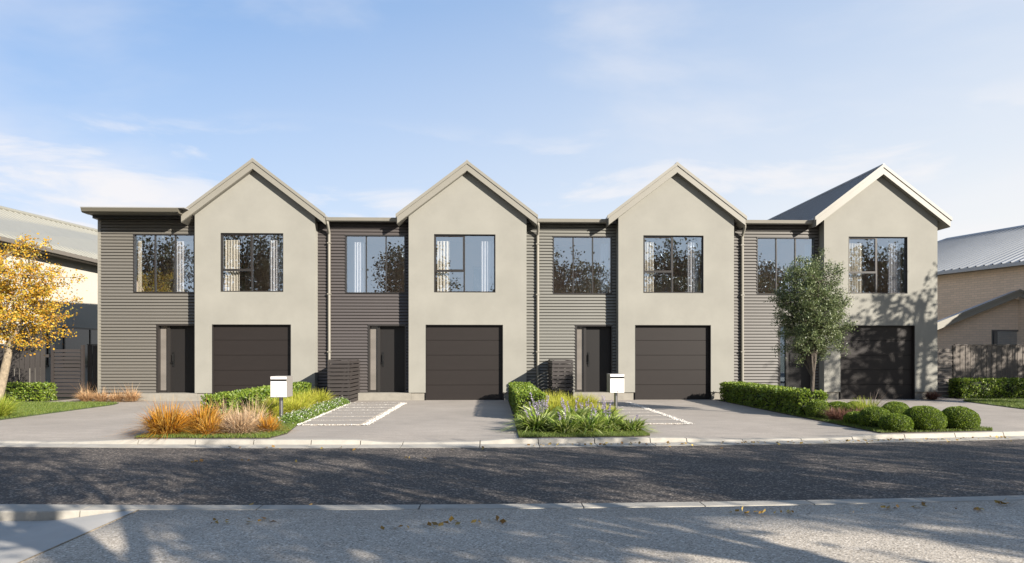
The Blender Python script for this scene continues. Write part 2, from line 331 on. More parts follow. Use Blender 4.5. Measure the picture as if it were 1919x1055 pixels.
# ------------------------------------------------------------------ ground, road, kerbs
def par(X, x0, y0, c, lim=14):
    t = abs(X - x0)
    return y0 + c * (t * t if t < lim else lim * lim + 2 * lim * (t - lim))
def YF(X): return par(X, -1.0, 10.40, .0077)            # far edge of the asphalt
def YN(X): return par(X, -.2, 6.13, .0080)              # near edge of the asphalt
def lerp_t(x, pts):
    if x <= pts[0][0]: return pts[0][1]
    for (a, p), (b, q) in zip(pts, pts[1:]):
        if x <= b:
            t = (x - a) / (b - a); t = t * t * (3 - 2 * t); return p + (q - p) * t
    return pts[-1][1]
DROP = [(-9.5, 0), (-8.4, .045), (-6.7, .045), (-5.4, 0), (-2.25, 0), (-1.5, .045), (-.4, .045), (.35, 0), (2.75, 0), (3.9, .045), (5.6, .045), (6.6, 0), (9.6, 0), (10.6, .045), (12.2, .045), (13.2, 0)]
def drop(X): return lerp_t(X, DROP)
GUT, FACE, TOPW = .34, .025, .13                        # gutter width, kerb face run, kerb top width
MB().box(-400, 400, -400, 400, -.5, -.13).build('ground', M['turf'])['kind'] = 'structure'
xs = np.arange(-60, 60.01, .5)
V = []; 
for x in xs: V += [(x, YN(x) - .02, -.08), (x, YN(x) * .5 + YF(x) * .5, -.055), (x, YF(x) + .02, -.08)]
F = [(3 * i + k, 3 * i + 3 + k, 3 * i + 4 + k, 3 * i + 1 + k) for i in range(len(xs) - 1) for k in (0, 1)]
o = link('road', np_mesh('road', V, F, M['asphalt'])); o['kind'] = 'structure'

def kerb_block(x0, x1):
    """one cast length of kerb and channel on the far side of the road"""
    n = max(2, int((x1 - x0) / .15)); V = []; 
    for i in range(n + 1):
        x = x0 + (x1 - x0) * i / n; y = YF(x); d = -drop(x)
        V += [(x, y, -.11), (x, y, -.076), (x, y + GUT, -.070), (x, y + GUT + FACE, -.012 + d * .95), (x, y + GUT + FACE + .012, d),
              (x, y + GUT + FACE + TOPW, d), (x, y + GUT + FACE + TOPW, -.11)]
    F = []
    for i in range(n):
        for k in range(7):
            a, b = i * 7 + k, i * 7 + (k + 1) % 7; F.append((a, a + 7, b + 7, b))
    mb = MB(); mb.add(V, F); mb.add(V[:7], [tuple(range(7))]); mb.add(V[-7:], [tuple(range(6, -1, -1))])
    return mb.mesh('kerb_block', M['kerb'])
kf = bpy.data.objects.new('kerb', None); col.objects.link(kf); kf['kind'] = 'structure'
cuts = [-60, -40, -25, -16, -12] + [-10.2 + .905 * i for i in range(5)] + [-5.53, -4.62, -3.70, -2.80, -2.03, -1.37, -.16, .76, 1.66, 2.56, 3.16, 4.1, 5.1, 6.0, 6.95, 7.9, 8.85, 9.8, 10.8, 12, 14, 20, 32, 60]
cuts = sorted(cuts)
for a, b in zip(cuts, cuts[1:]): link('kerb_block', kerb_block(a + .007, b - .007), kf)

# near kerb (flush concrete edge), stands proud of a sunken apron at the left
AX = -3.03
def nearw(x): return .19 + (min(max((AX - x) / .9, 0), 1) * .10)
def near_block(x0, x1):
    n = max(2, int((x1 - x0) / .2)); V = []
    for i in range(n + 1):
        x = x0 + (x1 - x0) * i / n; y = YN(x)
        V += [(x, y, -.12), (x, y, -.03), (x, y - .015, 0), (x, y - nearw(x) + .008, 0), (x, y - nearw(x), -.010), (x, y - nearw(x) - .012, -.12)]
    F = []
    for i in range(n):
        for k in range(6):
            a, b = i * 6 + k, i * 6 + (k + 1) % 6; F.append((a, a + 6, b + 6, b))
    mb = MB(); mb.add(V, F); mb.add(V[:6], [tuple(range(6))]); mb.add(V[-6:], [tuple(range(5, -1, -1))])
    return mb.mesh('kerb_block', M['kerb'])
kn = bpy.data.objects.new('kerb', None); col.objects.link(kn); kn['kind'] = 'structure'
cuts = [-60, -30, -14, -7.2, -5.4, -3.52, -2.02, -.62, .82, 1.9, 2.9, 3.95, 5.2, 7, 10, 18, 34, 60]
for a, b in zip(cuts, cuts[1:]): link('kerb_block', near_block(a + .006, b - .006), kn)

# near footpath of exposed aggregate and the sunken smooth apron
xs = np.concatenate([[AX], np.arange(-2.8, 60.01, .4)])
V = []; ys = 4
for x in xs:
    y = YN(x) - nearw(x) - .012
    V += [(x, y, -.004), (x, y - 1, -.004), (x, y - 4, -.004), (x, -14 + (y - 5.9), -.004), (x, y, -.12)]
F = []
for i in range(len(xs) - 1):
    F += [(5 * i + k, 5 * i + 1 + k, 5 * i + 6 + k, 5 * i + 5 + k) for k in range(3)] + [(5 * i + 4, 5 * i, 5 * i + 5, 5 * i + 9)]
o = link('footpath', np_mesh('footpath', V, F, M['agg'])); o['kind'] = 'structure'
xs = np.concatenate([np.array([-60, -30, -14, -9, -7, -5.5]), np.arange(-4.6, AX + .001, .0785)])
V = []
for x in xs:
    y = YN(x) - nearw(x) - .012; d = min(max((AX - x) / .8, 0), 1); d = d * d * (3 - 2 * d) * .072
    for k, yy in enumerate((y, y - .35, y - 1.2, -14 + (y - 5.9))): V.append((x, yy, -.006 - d * (1, 1, 1, 1)[k]))
F = [(4 * i + k, 4 * i + 1 + k, 4 * i + 5 + k, 4 * i + 4 + k) for i in range(len(xs) - 1) for k in range(3)]
o = link('apron', np_mesh('apron', V, F, M['smooth'], smooth=True)); o['kind'] = 'structure'
MB().box(AX - .007, AX + .006, -8, YN(AX) - .205, -.1, .001).build('joint_strip', M['bark_y'])['kind'] = 'structure'
# verge and yards behind the camera side
MB().box(-60, 60, -60, -7.5, -.128, -.02).build('verge', M['turf'])['kind'] = 'structure'

# far side paved forecourt (driveways): one sheet that dips to the lowered kerbs
xs = np.concatenate([[-60, -40, -25], np.arange(-18, 20.01, .3), [25, 40, 60]]); offs = [0, .15, .4, .7, 1.1, 1.6, 3, 6, 10]
V = []
for x in xs:
    y0 = YF(x) + GUT + FACE + TOPW + .006
    for k, q in enumerate(offs):
        t = min(q / 1.5, 1); V.append((x, y0 + q if k < 8 else max(26, y0 + 10), -.003 - drop(x) * (1 - t * t * (3 - 2 * t))))
n = len(offs)
F = [(n * i + k, n * i + n + k, n * i + n + 1 + k, n * i + 1 + k) for i in range(len(xs) - 1) for k in range(n - 1)]
o = link('driveway', np_mesh('driveway', V, F, M['drive'], smooth=True)); o['kind'] = 'structure'

def sheet(name, pts, z, m, skirt=.04):
    o = MB().prism(pts, 'z', z - skirt, z).build(name, m); o['kind'] = 'structure'; return o
def YK(x): return YF(x) + GUT + FACE + TOPW + .01
bed1 = [(-5.68, YK(-5.68) + .02), (-5.0, YK(-5)), (-4.2, YK(-4.2)), (-3.52, YK(-3.5) + .02), (-3.42, 11.6), (-3.62, 12.9), (-3.84, 18.9), (-3.9, 19.95), (-5.6, 19.95), (-5.66, 15)]
bed2 = [(.46, YK(.46)), (1.5, YK(1.5)), (2.4, YK(2.4)), (2.62, YK(2.6) + .12), (2.66, 12.2), (2.5, 13), (2.46, 19.95), (.52, 19.95), (.50, 15)]
bed3 = [(6.62, YK(6.6) + .03), (7.6, YK(7.6)), (8.75, YK(8.7)), (8.95, 11.9), (8.8, 13), (8.7, 19.0), (8.2, 19.95), (6.62, 19.95), (6.6, 15)]
lawnL = [(-10.15, 12.2), (-9.98, 14), (-9.96, 18.4), (-10.15, 19.0), (-11, 19.25), (-22, 19.3), (-22, 13.0)]
lawnR = [(12.7, 13.2), (13.0, 16.2), (13.45, 19.0), (13.9, 19.6), (24, 19.9), (24, 15.6)]
for p in (bed1, bed2, bed3): sheet('garden_bed', p, .012, M['soil'])
for p in (lawnL, lawnR): sheet('lawn', p, .012, M['turf'])
sheet('garden_bed', [(-22, 19.31), (-12.55, 19.31), (-12.5, 20.9), (-22, 20.9)], .010, M['soil'])
sheet('garden_bed', [(14.0, 19.95), (24, 19.95), (24, 21), (14.2, 21)], .010, M['soil'])
sheet('yard', [(-60, 21.2), (-11.6, 21.2), (-11.6, 60), (-60, 60)], .002, M['turf'])
sheet('yard', [(13.6, 21.2), (60, 21.2), (60, 60), (13.6, 60)], .002, M['turf'])

# ------------------------------------------------------------------ townhouses
PITCH, XC0 = 6.15, -6.82
YG, YB = 20.0, 20.34
GW = (-1.705, 1.735)
WIN = (-.965, .825, 3.15, 4.85); GAR = (-1.21, 1.045, 0.0, 2.205)
BW = (-3.61, -1.84, 3.138, 4.871); DO = (-2.95, -1.83, .22, 2.226)
P_ = .0912; SL = .763; APEX = 6.93
board_cache = {}
def board(parent, x0, x1, z, m, key):
    L_ = round(x1 - x0, 3)
    if (L_, key) not in board_cache:
        prof = [(.0, .0), (-.034, .0), (-.036, .007), (-.012, P_ * .80), (.0, P_ * .80)]
        mb = MB(); mb.prism(prof, 'x', 0, L_); board_cache[(L_, key)] = mb.mesh('weatherboard', m)
    link('weatherboard', board_cache[(L_, key)], parent, (x0, YB + random.uniform(-.0012, .0012), z))
def frame_rect(mb, x0, x1, z0, z1, y0, y1, t):
    mb.box(x0, x1, y0, y1, z0, z0 + t); mb.box(x0, x1, y0, y1, z1 - t, z1)
    mb.box(x0, x0 + t, y0, y1, z0 + t, z1 - t); mb.box(x1 - t, x1, y0, y1, z0 + t, z1 - t)
def pane(parent, x0, x1, z0, z1, y, m=None, tilt=0.0):
    v = [(x0, y, z0), (x1, y + tilt, z0), (x1, y + tilt * .7, z1), (x0, y - tilt * .3, z1)]
    return MB().add(v, [(0, 1, 2, 3)]).build('pane', m or M['glass'], parent)
def room(mb, x0, x1, y0, y1, z0, z1, opening, mi=0):
    """inner faces of a room; the front face has the window opening left out"""
    v = [(x0, y0, z0), (x1, y0, z0), (x1, y1, z0), (x0, y1, z0), (x0, y0, z1), (x1, y0, z1), (x1, y1, z1), (x0, y1, z1)]
    mb.add(v, [(0, 3, 2, 1)], 1); mb.add(v, [(4, 5, 6, 7), (3, 7, 6, 2), (0, 4, 7, 3), (1, 2, 6, 5)], 0)
def curtain_mesh(wd, h, amp, folds, m, seed):
    rr = random.Random(seed); n = folds * 8; V = []; F = []
    ph = rr.random() * 6
    for j in range(5):
        z = h * j / 4
        for i in range(n + 1):
            t = i / n; a = t * folds * 2 * math.pi
            V.append((wd * t, amp * (math.sin(a + ph) + .35 * math.sin(a * 1.7 + ph * 2 + j * .25)), z))
    for j in range(4):
        for i in range(n): q = j * (n + 1) + i; F.append((q, q + 1, q + n + 2, q + n + 1))
    return np_mesh('curtain', V, F, m, smooth=True)
def curtain(x, y, z0, wd, h, folds, m, label, seed, amp=.035):
    o = link('curtain', curtain_mesh(wd, h, amp, folds, m, seed), None, (x, y, z0)); tag(o, label, 'curtain', 'curtains behind the upper windows'); return o

CLAD = ['clad0', 'clad1', 'clad2', 'clad3']
HL = ['leftmost gabled townhouse with taupe weatherboard bay under a raised eave',
      'second townhouse from left with the darkest umber weatherboard bay',
      'third townhouse from left with the palest stone weatherboard bay',
      'rightmost gabled townhouse, its grey roof slope showing and tree shadow on its garage']
for i in range(4):
    xc = XC0 + PITCH * i
    th = thing('townhouse', HL[i], 'townhouse', (xc, 0, 0), 0, 'gabled townhouses in a row')
    cm = M[CLAD[i]]; bl = -4.60 if i == 0 else GW[1] - PITCH
    ztop = 5.42 if i == 0 else 5.22
    # gable wall
    mb = MB(); wall_cells(mb, GW[0], GW[1], .22, 5.36, [WIN, (GAR[0], GAR[1], -1, GAR[3])], YG, YG + .30)
    mb.prism([(GW[0], 5.36), (GW[1], 5.36), (0, 6.68)], 'y', YG, YG + .30)
    mb.build('gable_wall', M['render'], th)
    # side returns of the gable box and rear body
    mb = MB(); mb.box(GW[0], GW[0] + .12, YG + .30, 29.9, .22, 5.36); mb.box(GW[1] - .12, GW[1], YG + .30, 29.9, .22, 5.36)
    mb.box(bl, GW[1], 29.9, 30, 0, 5.36); mb.prism([(GW[0], 5.36), (GW[1], 5.36), (0, 6.68)], 'y', 29.9, 30)
    if i == 0: mb.box(bl, bl + .1, YB + .16, 29.9, 0, 5.40)
    mb.build('outer_wall', M['render'], th)
    MB().box(GW[0] + .07, GAR[0] - .02, YG + .04, YG + .5, -.05, .218).build('plinth', M['plinth'], th); MB().box(GAR[1] + .02, GW[1] - .05, YG + .04, YG + .5, -.05, .218).build('plinth', M['plinth'], th)
    MB().box(bl, -3.2, YB + .04, YB + .3, -.05, .218).build('plinth', M['plinth'], th)
    # garage door with five panels
    gd = MB(); gd.box(GAR[0], GAR[0] + .012, YG - .004, YG + .29, 0, GAR[3]); gd.box(GAR[1] - .012, GAR[1], YG - .004, YG + .29, 0, GAR[3]); gd.box(GAR[0] + .012, GAR[1] - .012, YG - .004, YG + .29, GAR[3] - .014, GAR[3])
    gd = gd.build('garage_door', M['dark'], th)
    ph = (GAR[3] - .014) / 5; pw = GAR[1] - GAR[0] - .03
    if i == 0:
        pm = MB(); e = .006
        pm.add([(0, 0, e), (pw, 0, e), (pw, 0, ph - e), (0, 0, ph - e), (0, .012, 0), (pw, .012, 0), (pw, .012, ph), (0, .012, ph), (0, .04, 0), (pw, .04, 0), (pw, .04, ph), (0, .04, ph)],
               [(0, 1, 2, 3), (4, 5, 1, 0), (3, 2, 6, 7), (0, 3, 7, 4), (1, 5, 6, 2), (8, 9, 5, 4), (7, 6, 10, 11), (11, 10, 9, 8), (4, 7, 11, 8), (5, 9, 10, 6)])
        door_panel = pm.mesh('door_panel', M['garage'])
    for k in range(5): link('door_panel', door_panel, gd, (GAR[0] + .015, YG + .105 + random.uniform(-.001, .001), k * ph))
    # gable window
    x0, x1, z0, z1 = WIN; wy = YG + .075
    fr = MB(); frame_rect(fr, x0, x1, z0, z1, wy - .03, wy + .05, .032)
    mxx = -.09
    fr.box(mxx - .022, mxx + .022, wy - .02, wy + .04, z0 + .032, z1 - .032)
    tz = z0 + .63
    fr.box(x0 + .032, mxx - .022, wy - .025, wy + .045, tz - .022, tz + .022)
    frame_rect(fr, x0 + .033, mxx - .023, tz + .023, z1 - .033, wy - .028, wy + .01, .016)
    win = MB(); fo = fr.build('window', M['dark'], th)
    rev = MB(); t_ = .010
    rev.box(x0, x0 + t_, YG - .003, wy - .031, z0, z1); rev.box(x1 - t_, x1, YG - .003, wy - .031, z0, z1); rev.box(x0 + t_, x1 - t_, YG - .003, wy - .031, z1 - t_, z1); rev.box(x0 + t_, x1 - t_, YG - .003, wy - .031, z0, z0 + t_)
    rev.build('frame', M['dark'], fo)
    tl = random.uniform(-.004, .004)
    pane(fo, x0 + .05, mxx - .03, tz + .05, z1 - .07, wy, tilt=tl); pane(fo, x0 + .045, mxx - .02, z0 + .04, tz - .02, wy + .01, tilt=-tl); pane(fo, mxx + .02, x1 - .04, z0 + .04, z1 - .04, wy + .005, tilt=random.uniform(-.004, .004))
    # weatherboards
    nrow = int(round((ztop - .22) / P_)) 
    for r in range(nrow):
        z = .22 + r * P_
        if r < 22: board(th, bl, DO[0], z, cm, i); board(th, DO[1], GW[0], z, cm, i)
        elif r < 32 or r >= 51: board(th, bl, GW[0], z, cm, i)
        else: board(th, bl, BW[0], z, cm, i); board(th, BW[1], GW[0], z, cm, i)
    mb = MB(); wall_cells(mb, bl, GW[0], .22, ztop + .1, [BW, (DO[0], DO[1], 0, DO[3])], YB + .002, YB + .16); mb.build('bay_wall', M['backing'], th)
    # bay window, three lights
    x0, x1, z0, z1 = BW; wy = YB + .035
    fr = MB(); frame_rect(fr, x0, x1, z0, z1, YB - .034, wy + .05, .032)
    q1 = x0 + (x1 - x0) * .345; q2 = x0 + (x1 - x0) * .675
    for q in (q1, q2): fr.box(q - .017, q + .017, wy - .03, wy + .04, z0 + .032, z1 - .032)
    fo = fr.build('window', M['dark'], th)
    for a, b in ((x0 + .035, q1 - .015), (q1 + .015, q2 - .015), (q2 + .015, x1 - .035)): pane(fo, a, b, z0 + .035, z1 - .035, wy, tilt=random.uniform(-.004, .004))
    # entry: side light, door, step
    x0, x1, z0, z1 = DO; dy = YB + .13
    fr = MB(); fr.box(x0, x0 + .06, YB - .03, dy + .05, z0, z1); fr.box(x0 + .06, x1 - .03, YB - .03, dy + .05, z1 - .05, z1); fr.box(x1 - .03, x1, YB - .03, dy + .05, z0, z1)
    fr.box(x0 + .27, x0 + .35, dy - .06, dy + .05, z0, z1 - .05); fr.box(x0 + .06, x0 + .27, dy - .03, dy + .04, z0, z0 + .06)
    fr.build('door_frame', M['dark'], th)
    sl_ = MB().box(x0 + .06, x0 + .27, dy - .012, dy + .01, z0 + .06, z1 - .05).build('sidelight', M['frost'] if i < 3 else M['glass_d'], th)
    dr = MB(); dr.box(x0 + .35, x1 - .03, dy, dy + .045, z0 + .012, z1 - .05)
    for k in range(1, 5):
        xx = x0 + .35 + (x1 - x0 - .38) * k / 5
    dr = dr.build('front_door', M['doorm'], th)
    hx = x0 + .43
    hb = MB(); hb.box(hx - .028, hx + .028, dy - .016, dy - .0005, .98, 1.40); hb.tube([(hx, dy - .012, 1.09), (hx, dy - .06, 1.09)], .011, 8); hb.tube([(hx + .012, dy - .06, 1.09), (hx - .075, dy - .058, 1.09)], .010, 8)
    hb.tube([(hx, dy - .05, 1.13), (hx, dy - .05, 1.34)], .012, 8); hb.tube([(hx, dy, 1.15), (hx, dy - .05, 1.15)], .008, 6); hb.tube([(hx, dy, 1.32), (hx, dy - .05, 1.32)], .008, 6)
    hb.build('handle', M['handle'], dr)
    sx0 = -3.18 if i else -3.45
    MB().box(sx0, GW[0] + .066, YG + .02, YB + .5, -.05, .212).build('step', M['plinth'], th)
    # gable roof
    def slope_prism(mb, s, xa, xb, off0, off1, y0, y1, mi=0):
        k = 1.0 * math.sqrt(1 + SL * SL)
        pts = [(s * xa, APEX - SL * xa - off0 * k), (s * xb, APEX - SL * xb - off0 * k), (s * (xb), APEX - SL * xb - off1 * k), (s * xa, APEX - SL * xa - off1 * k)]
        mb.prism(pts, 'y', y0, y1, mi)
    for s in (-1, 1):
        mb = MB(); slope_prism(mb, s, 0, 2.05, .0, .03, 19.86, 30.15)
        k = 0
        y = 19.98
        while y < 30:
            slope_prism(mb, s, .06, 2.05, -.016, 0, y - .012, y + .012); y += .19
        mb.build('roof_slope', M['roof'], th)
        mb = MB(); slope_prism(mb, s, 0, 2.02, .052, .205, 19.835, 19.865); mb.build('barge_board', M['barge'], th)
        mb = MB(); slope_prism(mb, s, 0, 2.06, -.030, .048, 19.815, 19.90); mb.build('barge_cap', M['barge'], th)
        mb = MB(); slope_prism(mb, s, 0, 2.03, .034, .21, 19.866, 20.0); slope_prism(mb, s, 1.78, 2.03, .034, .21, 20.0, 30.1); mb.build('soffit', M['barge'], th)
    MB().tube([(0, 19.82, APEX + .012), (0, 30.1, APEX + .012)], .04, 8).build('ridge_cap', M['roof'], th)
    # bay eave, gutter, roof
    if i == 0:
        mb = MB(); mb.prism([(19.52, 5.46), (19.55, 5.36), (19.60, 5.33), (19.9, 5.33), (19.9, 5.46)], 'x', -4.66, -1.98); mb.build('gutter', M['eave'], th)
        mb = MB(); mb.box(-4.655, -1.72, 19.9, YB + .1, 5.335, 5.45); mb.box(-4.65, -1.72, 20.08, YB, 5.265, 5.334); mb.build('soffit', M['dark'], th)
        mb = MB(); mb.prism([(19.53, 5.462), (30.1, 5.8), (30.1, 5.85), (19.53, 5.485)], 'x', -4.68, -1.8); mb.build('bay_roof', M['roof'], th)
        MB().box(bl - .03, bl + .055, YB - .034, YB + .16, .2, 5.265).build('corner_trim', M['barge'], th)
    else:
        ga = -4.10
        mb = MB(); mb.prism([(20.0, 5.325), (20.02, 5.235), (20.05, 5.215), (20.15, 5.215), (20.15, 5.325)], 'x', ga, -2.0); mb.build('gutter', M['barge'], th)
        mb = MB(); mb.box(bl, GW[0], 20.152, YB + .1, 5.222, 5.32); mb.build('soffit', M['dark'], th)
        mb = MB(); mb.prism([(20.155, 5.322), (30.1, 5.62), (30.1, 5.67), (20.155, 5.345)], 'x', bl - .1, -1.75); mb.build('bay_roof', M['roof'], th)
        mb = MB(); px = -4.065; mb.tube([(px, 20.07, 5.21), (px, 20.07, 5.12), (px, 20.24, 4.92), (px, 20.26, 4.85), (px, 20.26, .04)], .042, 10)
        dp = mb.build('downpipe', M['barge'], th)
        b = MB()
        for z in (1.4, 3.1, 4.6): b.box(px - .055, px + .055, 20.213, 20.315, z, z + .03)
        b.build('bracket', M['barge'], dp)
    # rooms behind the upper windows
    mb = MB(); room(mb, -1.55, 1.55, YG + .31, YG + 3.6, 2.75, 5.2, None); room(mb, bl + .12, -1.76, YB + .17, YB + 3.2, 2.75, 5.1, None)
    mb.v = mb.v; rm = link('room_lining', mb.mesh('room_lining', [M['room'], M['smooth']], fix=False), th)
    mb = MB(); room(mb, x0 - .3, x1 + .1, dy + .2, dy + 2.4, .2, 2.5, None); link('hall_lining', mb.mesh('hall_lining', [M['room'], M['smooth']], fix=False), th)

CS = [
 (0, -.90, 20.22, .40, 'cream', 'bright cream curtain drawn left in the leftmost gable window'), (0, .35, 20.22, .42, 'sheer', 'sheer curtain at the right of the leftmost gable window'),
 (0, -3.56, 20.50, .11, 'cream', 'narrow cream curtain edge at the left of the leftmost bay window'), (0, -2.55, 20.50, .72, 'sheer', 'sheer curtain at the right of the leftmost bay window'),
 (1, -3.40, 20.50, .30, 'sheer', 'sheer curtain at the left of the bay window in the umber weatherboards'), (1, -.90, 20.22, .37, 'cream', 'cream curtain at the left of the second gable window'),
 (1, .42, 20.22, .35, 'sheer', 'sheer curtain beside the picture in the second gable window'), (2, -.90, 20.22, .30, 'cream', 'cream curtain at the left of the third gable window'),
 (2, -2.15, 20.50, .24, 'sheer', 'sheer curtain in the bay window of the palest weatherboards'), (2, .40, 20.22, .34, 'sheer', 'sheer curtain at the right of the third gable window'),
 (3, -.92, 20.22, .48, 'cream', 'cream curtain at the left of the rightmost gable window'), (3, .36, 20.22, .40, 'sheer', 'sheer curtain at the right of the rightmost gable window'),
 (3, -2.05, 20.50, .18, 'sheer', 'sheer curtain in the bay window above the olive-green tree'),
]
for k, (i, x, y, wd, kd, lab) in enumerate(CS):
    curtain(XC0 + PITCH * i + x, y, 2.80, wd, 1.88, max(3, int(wd / .075)), M['curtain'] if kd == 'cream' else M['sheer'], lab, k, .03)
pf = thing('framed_picture', 'framed blue print on the bedroom wall behind the second gable window', 'picture', (XC0 + PITCH + .62, 23.57, 3.95))
mb = MB(); frame_rect(mb, -.55, .55, -.42, .42, -.03, .02, .04); mb.build('frame', M['picframe'], pf)
MB().box(-.51, .51, -.012, .018, -.38, .38).build('print', M['print'], pf)

# ------------------------------------------------------------------ neighbouring houses
def ribbed_roof(name, p00, p10, p01, p11, n, m, parent, h=.03, sheets=1):
    """sheet from eave p00-p10 up to ridge p01-p11, n ribs running up the slope"""
    p00, p10, p01, p11 = map(Vector, (p00, p10, p01, p11)); nn = (p10 - p00).cross(p01 - p00).normalized()
    if nn.z < 0: nn = -nn
    V = []; prof = [(0, 0), (.38, 0), (.46, h), (.60, h), (.68, 0)]
    ts = [((k + a) / n, b) for k in range(n) for a, b in prof] + [(1, 0)]
    for t, b in ts: V += [p00.lerp(p10, t) + nn * b, p01.lerp(p11, t) + nn * b]
    F = [(2 * k, 2 * k + 2, 2 * k + 3, 2 * k + 1) for k in range(len(ts) - 1)]
    V2 = [p00 - nn * .05, p10 - nn * .05, p11 - nn * .05, p01 - nn * .05]
    mb = MB(); mb.add(V, F); mb.add(V2, [(0, 1, 2, 3)])
    return link(name, mb.mesh(name, m, fix=False), parent)
lh = thing('house', 'cream neighbouring house behind the yellow tree with pale ribbed roof', 'house', (-15.5, 26, 0))
def L(x, y, z): return (x + 15.5, y - 26, z)
XL = -15.5
mb = MB(); mb.box(-.2, 0, -6.5, 12, 0, 5.0); mb.box(-8, -.2, -6.5, -6.3, 0, 5.0); mb.box(-8, -.2, 11.8, 12, 0, 5); mb.build('wall', M['nb_wall'], lh)
ribbed_roof('roof', (.42, -7, 4.93), (.42, 12.5, 5.02), (-2.9, -7, 6.50), (-2.9, 12.5, 7.35), 60, M['roof_l'], lh)
mb = MB(); mb.add([(-2.9, -7, 6.5), (-2.9, 12.5, 7.35), (-6.4, 12.5, 5.0), (-6.4, -7, 4.9)], [(0, 1, 2, 3)]); mb.build('roof', M['roof_l'], lh)
MB().tube([(-2.9, -7, 6.52), (-2.9, 12.5, 7.37)], .09, 8).build('ridge_cap', M['roof_l'], lh)
mb = MB(); mb.box(.40, .52, -7, 12.5, 4.83, 4.96); mb.build('gutter', M['nb_soffit'], lh)
mb = MB(); mb.box(.002, .395, -7, 12.5, 4.80, 4.86); mb.build('soffit', M['nb_soffit'], lh)
for (ya, yb, za, zb) in ((25.3, 28.6, .9, 2.35), (22.5, 24.45, .9, 2.35)):
    wn = MB(); a, b = ya - 26, yb - 26
    wn.box(.002, .05, a, b, za, za + .06); wn.box(.002, .05, a, b, zb - .06, zb); wn.box(.002, .05, a, a + .06, za, zb); wn.box(.002, .05, b - .06, b, za, zb); wn.box(.002, .045, (a + b) / 2 - .03, (a + b) / 2 + .03, za, zb)
    wn = wn.build('window', M['dark'], lh)
    MB().box(.004, .02, a + .05, b - .05, za + .05, zb - .05).build('pane', mat('dark_window_glass', (.02, .022, .025), .08, spec=.6), wn)

# right: brick house, its long wall runs away to the left at 18.7 degrees
rh = thing('house', 'brick neighbouring house at the far right with grey ribbed roof', 'house', (18.0, 27, 0), R(18.69))
def uvwall(name, v, parent, m, u_axis, v_axis=2):
    o = MB().add(v, [tuple(range(len(v)))]).build(name, m, parent); me = o.data
    uv = me.uv_layers.new(name='UVMap')
    for lp in me.loops: c = me.vertices[lp.vertex_index].co; uv.data[lp.index].uv = (c[u_axis], c[v_axis])
    return o
# local y runs along the wall away from the camera; x outward (to the right) is the inside
uvwall('brick_wall', [(0, -10, 0), (0, 6, 0), (0, 6, 4.75), (0, -10, 4.75)], rh, M['brick'], 1)
uvwall('brick_wall', [(0, 6, 0), (7, 6, 0), (7, 6, 4.75), (0, 6, 4.75)], rh, M['brick'], 0)
uvwall('brick_wall', [(0, -10, 0), (7, -10, 0), (7, -10, 4.75), (0, -10, 4.75)], rh, M['brick'], 0)
ribbed_roof('roof', (-.30, -10.2, 4.62), (-.30, 6.2, 4.62), (2.6, -10.2, 6.35), (2.6, 1.5, 6.35), 52, M['roof_r'], rh, .06)
mb = MB(); mb.add([(-.30, 6.2, 4.62), (2.6, 1.5, 6.35), (5.5, 6.2, 4.62)], [(0, 1, 2)]); mb.add([(5.5, 6.2, 4.62), (2.6, 1.5, 6.35), (2.6, -10.2, 6.35), (5.5, -10.2, 4.62)], [(0, 1, 2, 3)]); mb.build('roof', M['roof_r'], rh)
MB().tube([(2.6, -10.2, 6.37), (2.6, 1.5, 6.37), (-.3, 6.2, 4.66)], .07, 8).build('ridge_cap', M['roof_r'], rh)
MB().box(-.36, -.24, -10.2, 6.2, 4.50, 4.63).build('gutter', M['roof_r'], rh)
MB().box(-.24, -.003, -10.2, 6.2, 4.50, 4.55).build('soffit', M['nb_soffit'], rh)
gh = thing('garage', 'low brick garage with a shallow pale gable in front of the brick house', 'garage', (18.78, 24, 0))
def gz(x): return 3.40 - abs(x) * .395
apx = [(-2.75, 0), (4.2, 0), (4.2, gz(4.2)), (0, gz(0)), (-2.75, gz(-2.75))]
wx0, wx1, wz0, wz1 = -.76, 1.6, 1.2, 2.22
for poly in ([(-2.75, 0), (wx0, 0), (wx0, gz(wx0)), (-2.75, gz(-2.75))], [(wx0, 0), (wx1, 0), (wx1, wz0), (wx0, wz0)],
             [(wx0, wz1), (wx1, wz1), (wx1, gz(wx1)), (0, gz(0)), (wx0, gz(wx0))], [(wx1, 0), (4.2, 0), (4.2, gz(4.2)), (wx1, gz(wx1))]):
    uvwall('brick_wall', [(x, 0, z) for x, z in poly], gh, M['brick'], 0)
wn = MB(); frame_rect(wn, wx0, wx1, wz0, wz1, .0, .10, .05); wn.box(.36, .43, .01, .09, wz0 + .05, wz1 - .05); wn.box(-.65, -.52, .02, .08, wz0 + .05, wz1 - .05)
wn = wn.build('window', mat('grey_window_frame', (.2, .19, .18), .5), gh)
for a, b in ((wx0 + .05, .36), (.43, wx1 - .05)): pane(wn, a, b, wz0 + .05, wz1 - .05, .05)
mb = MB(); room(mb, wx0 - .3, wx1 + .3, .12, 2.6, .4, 2.5, None); link('room_lining', mb.mesh('room_lining', [mat('ochre_room_paint', (.42, .31, .16), .9), M['smooth']], fix=False), gh)
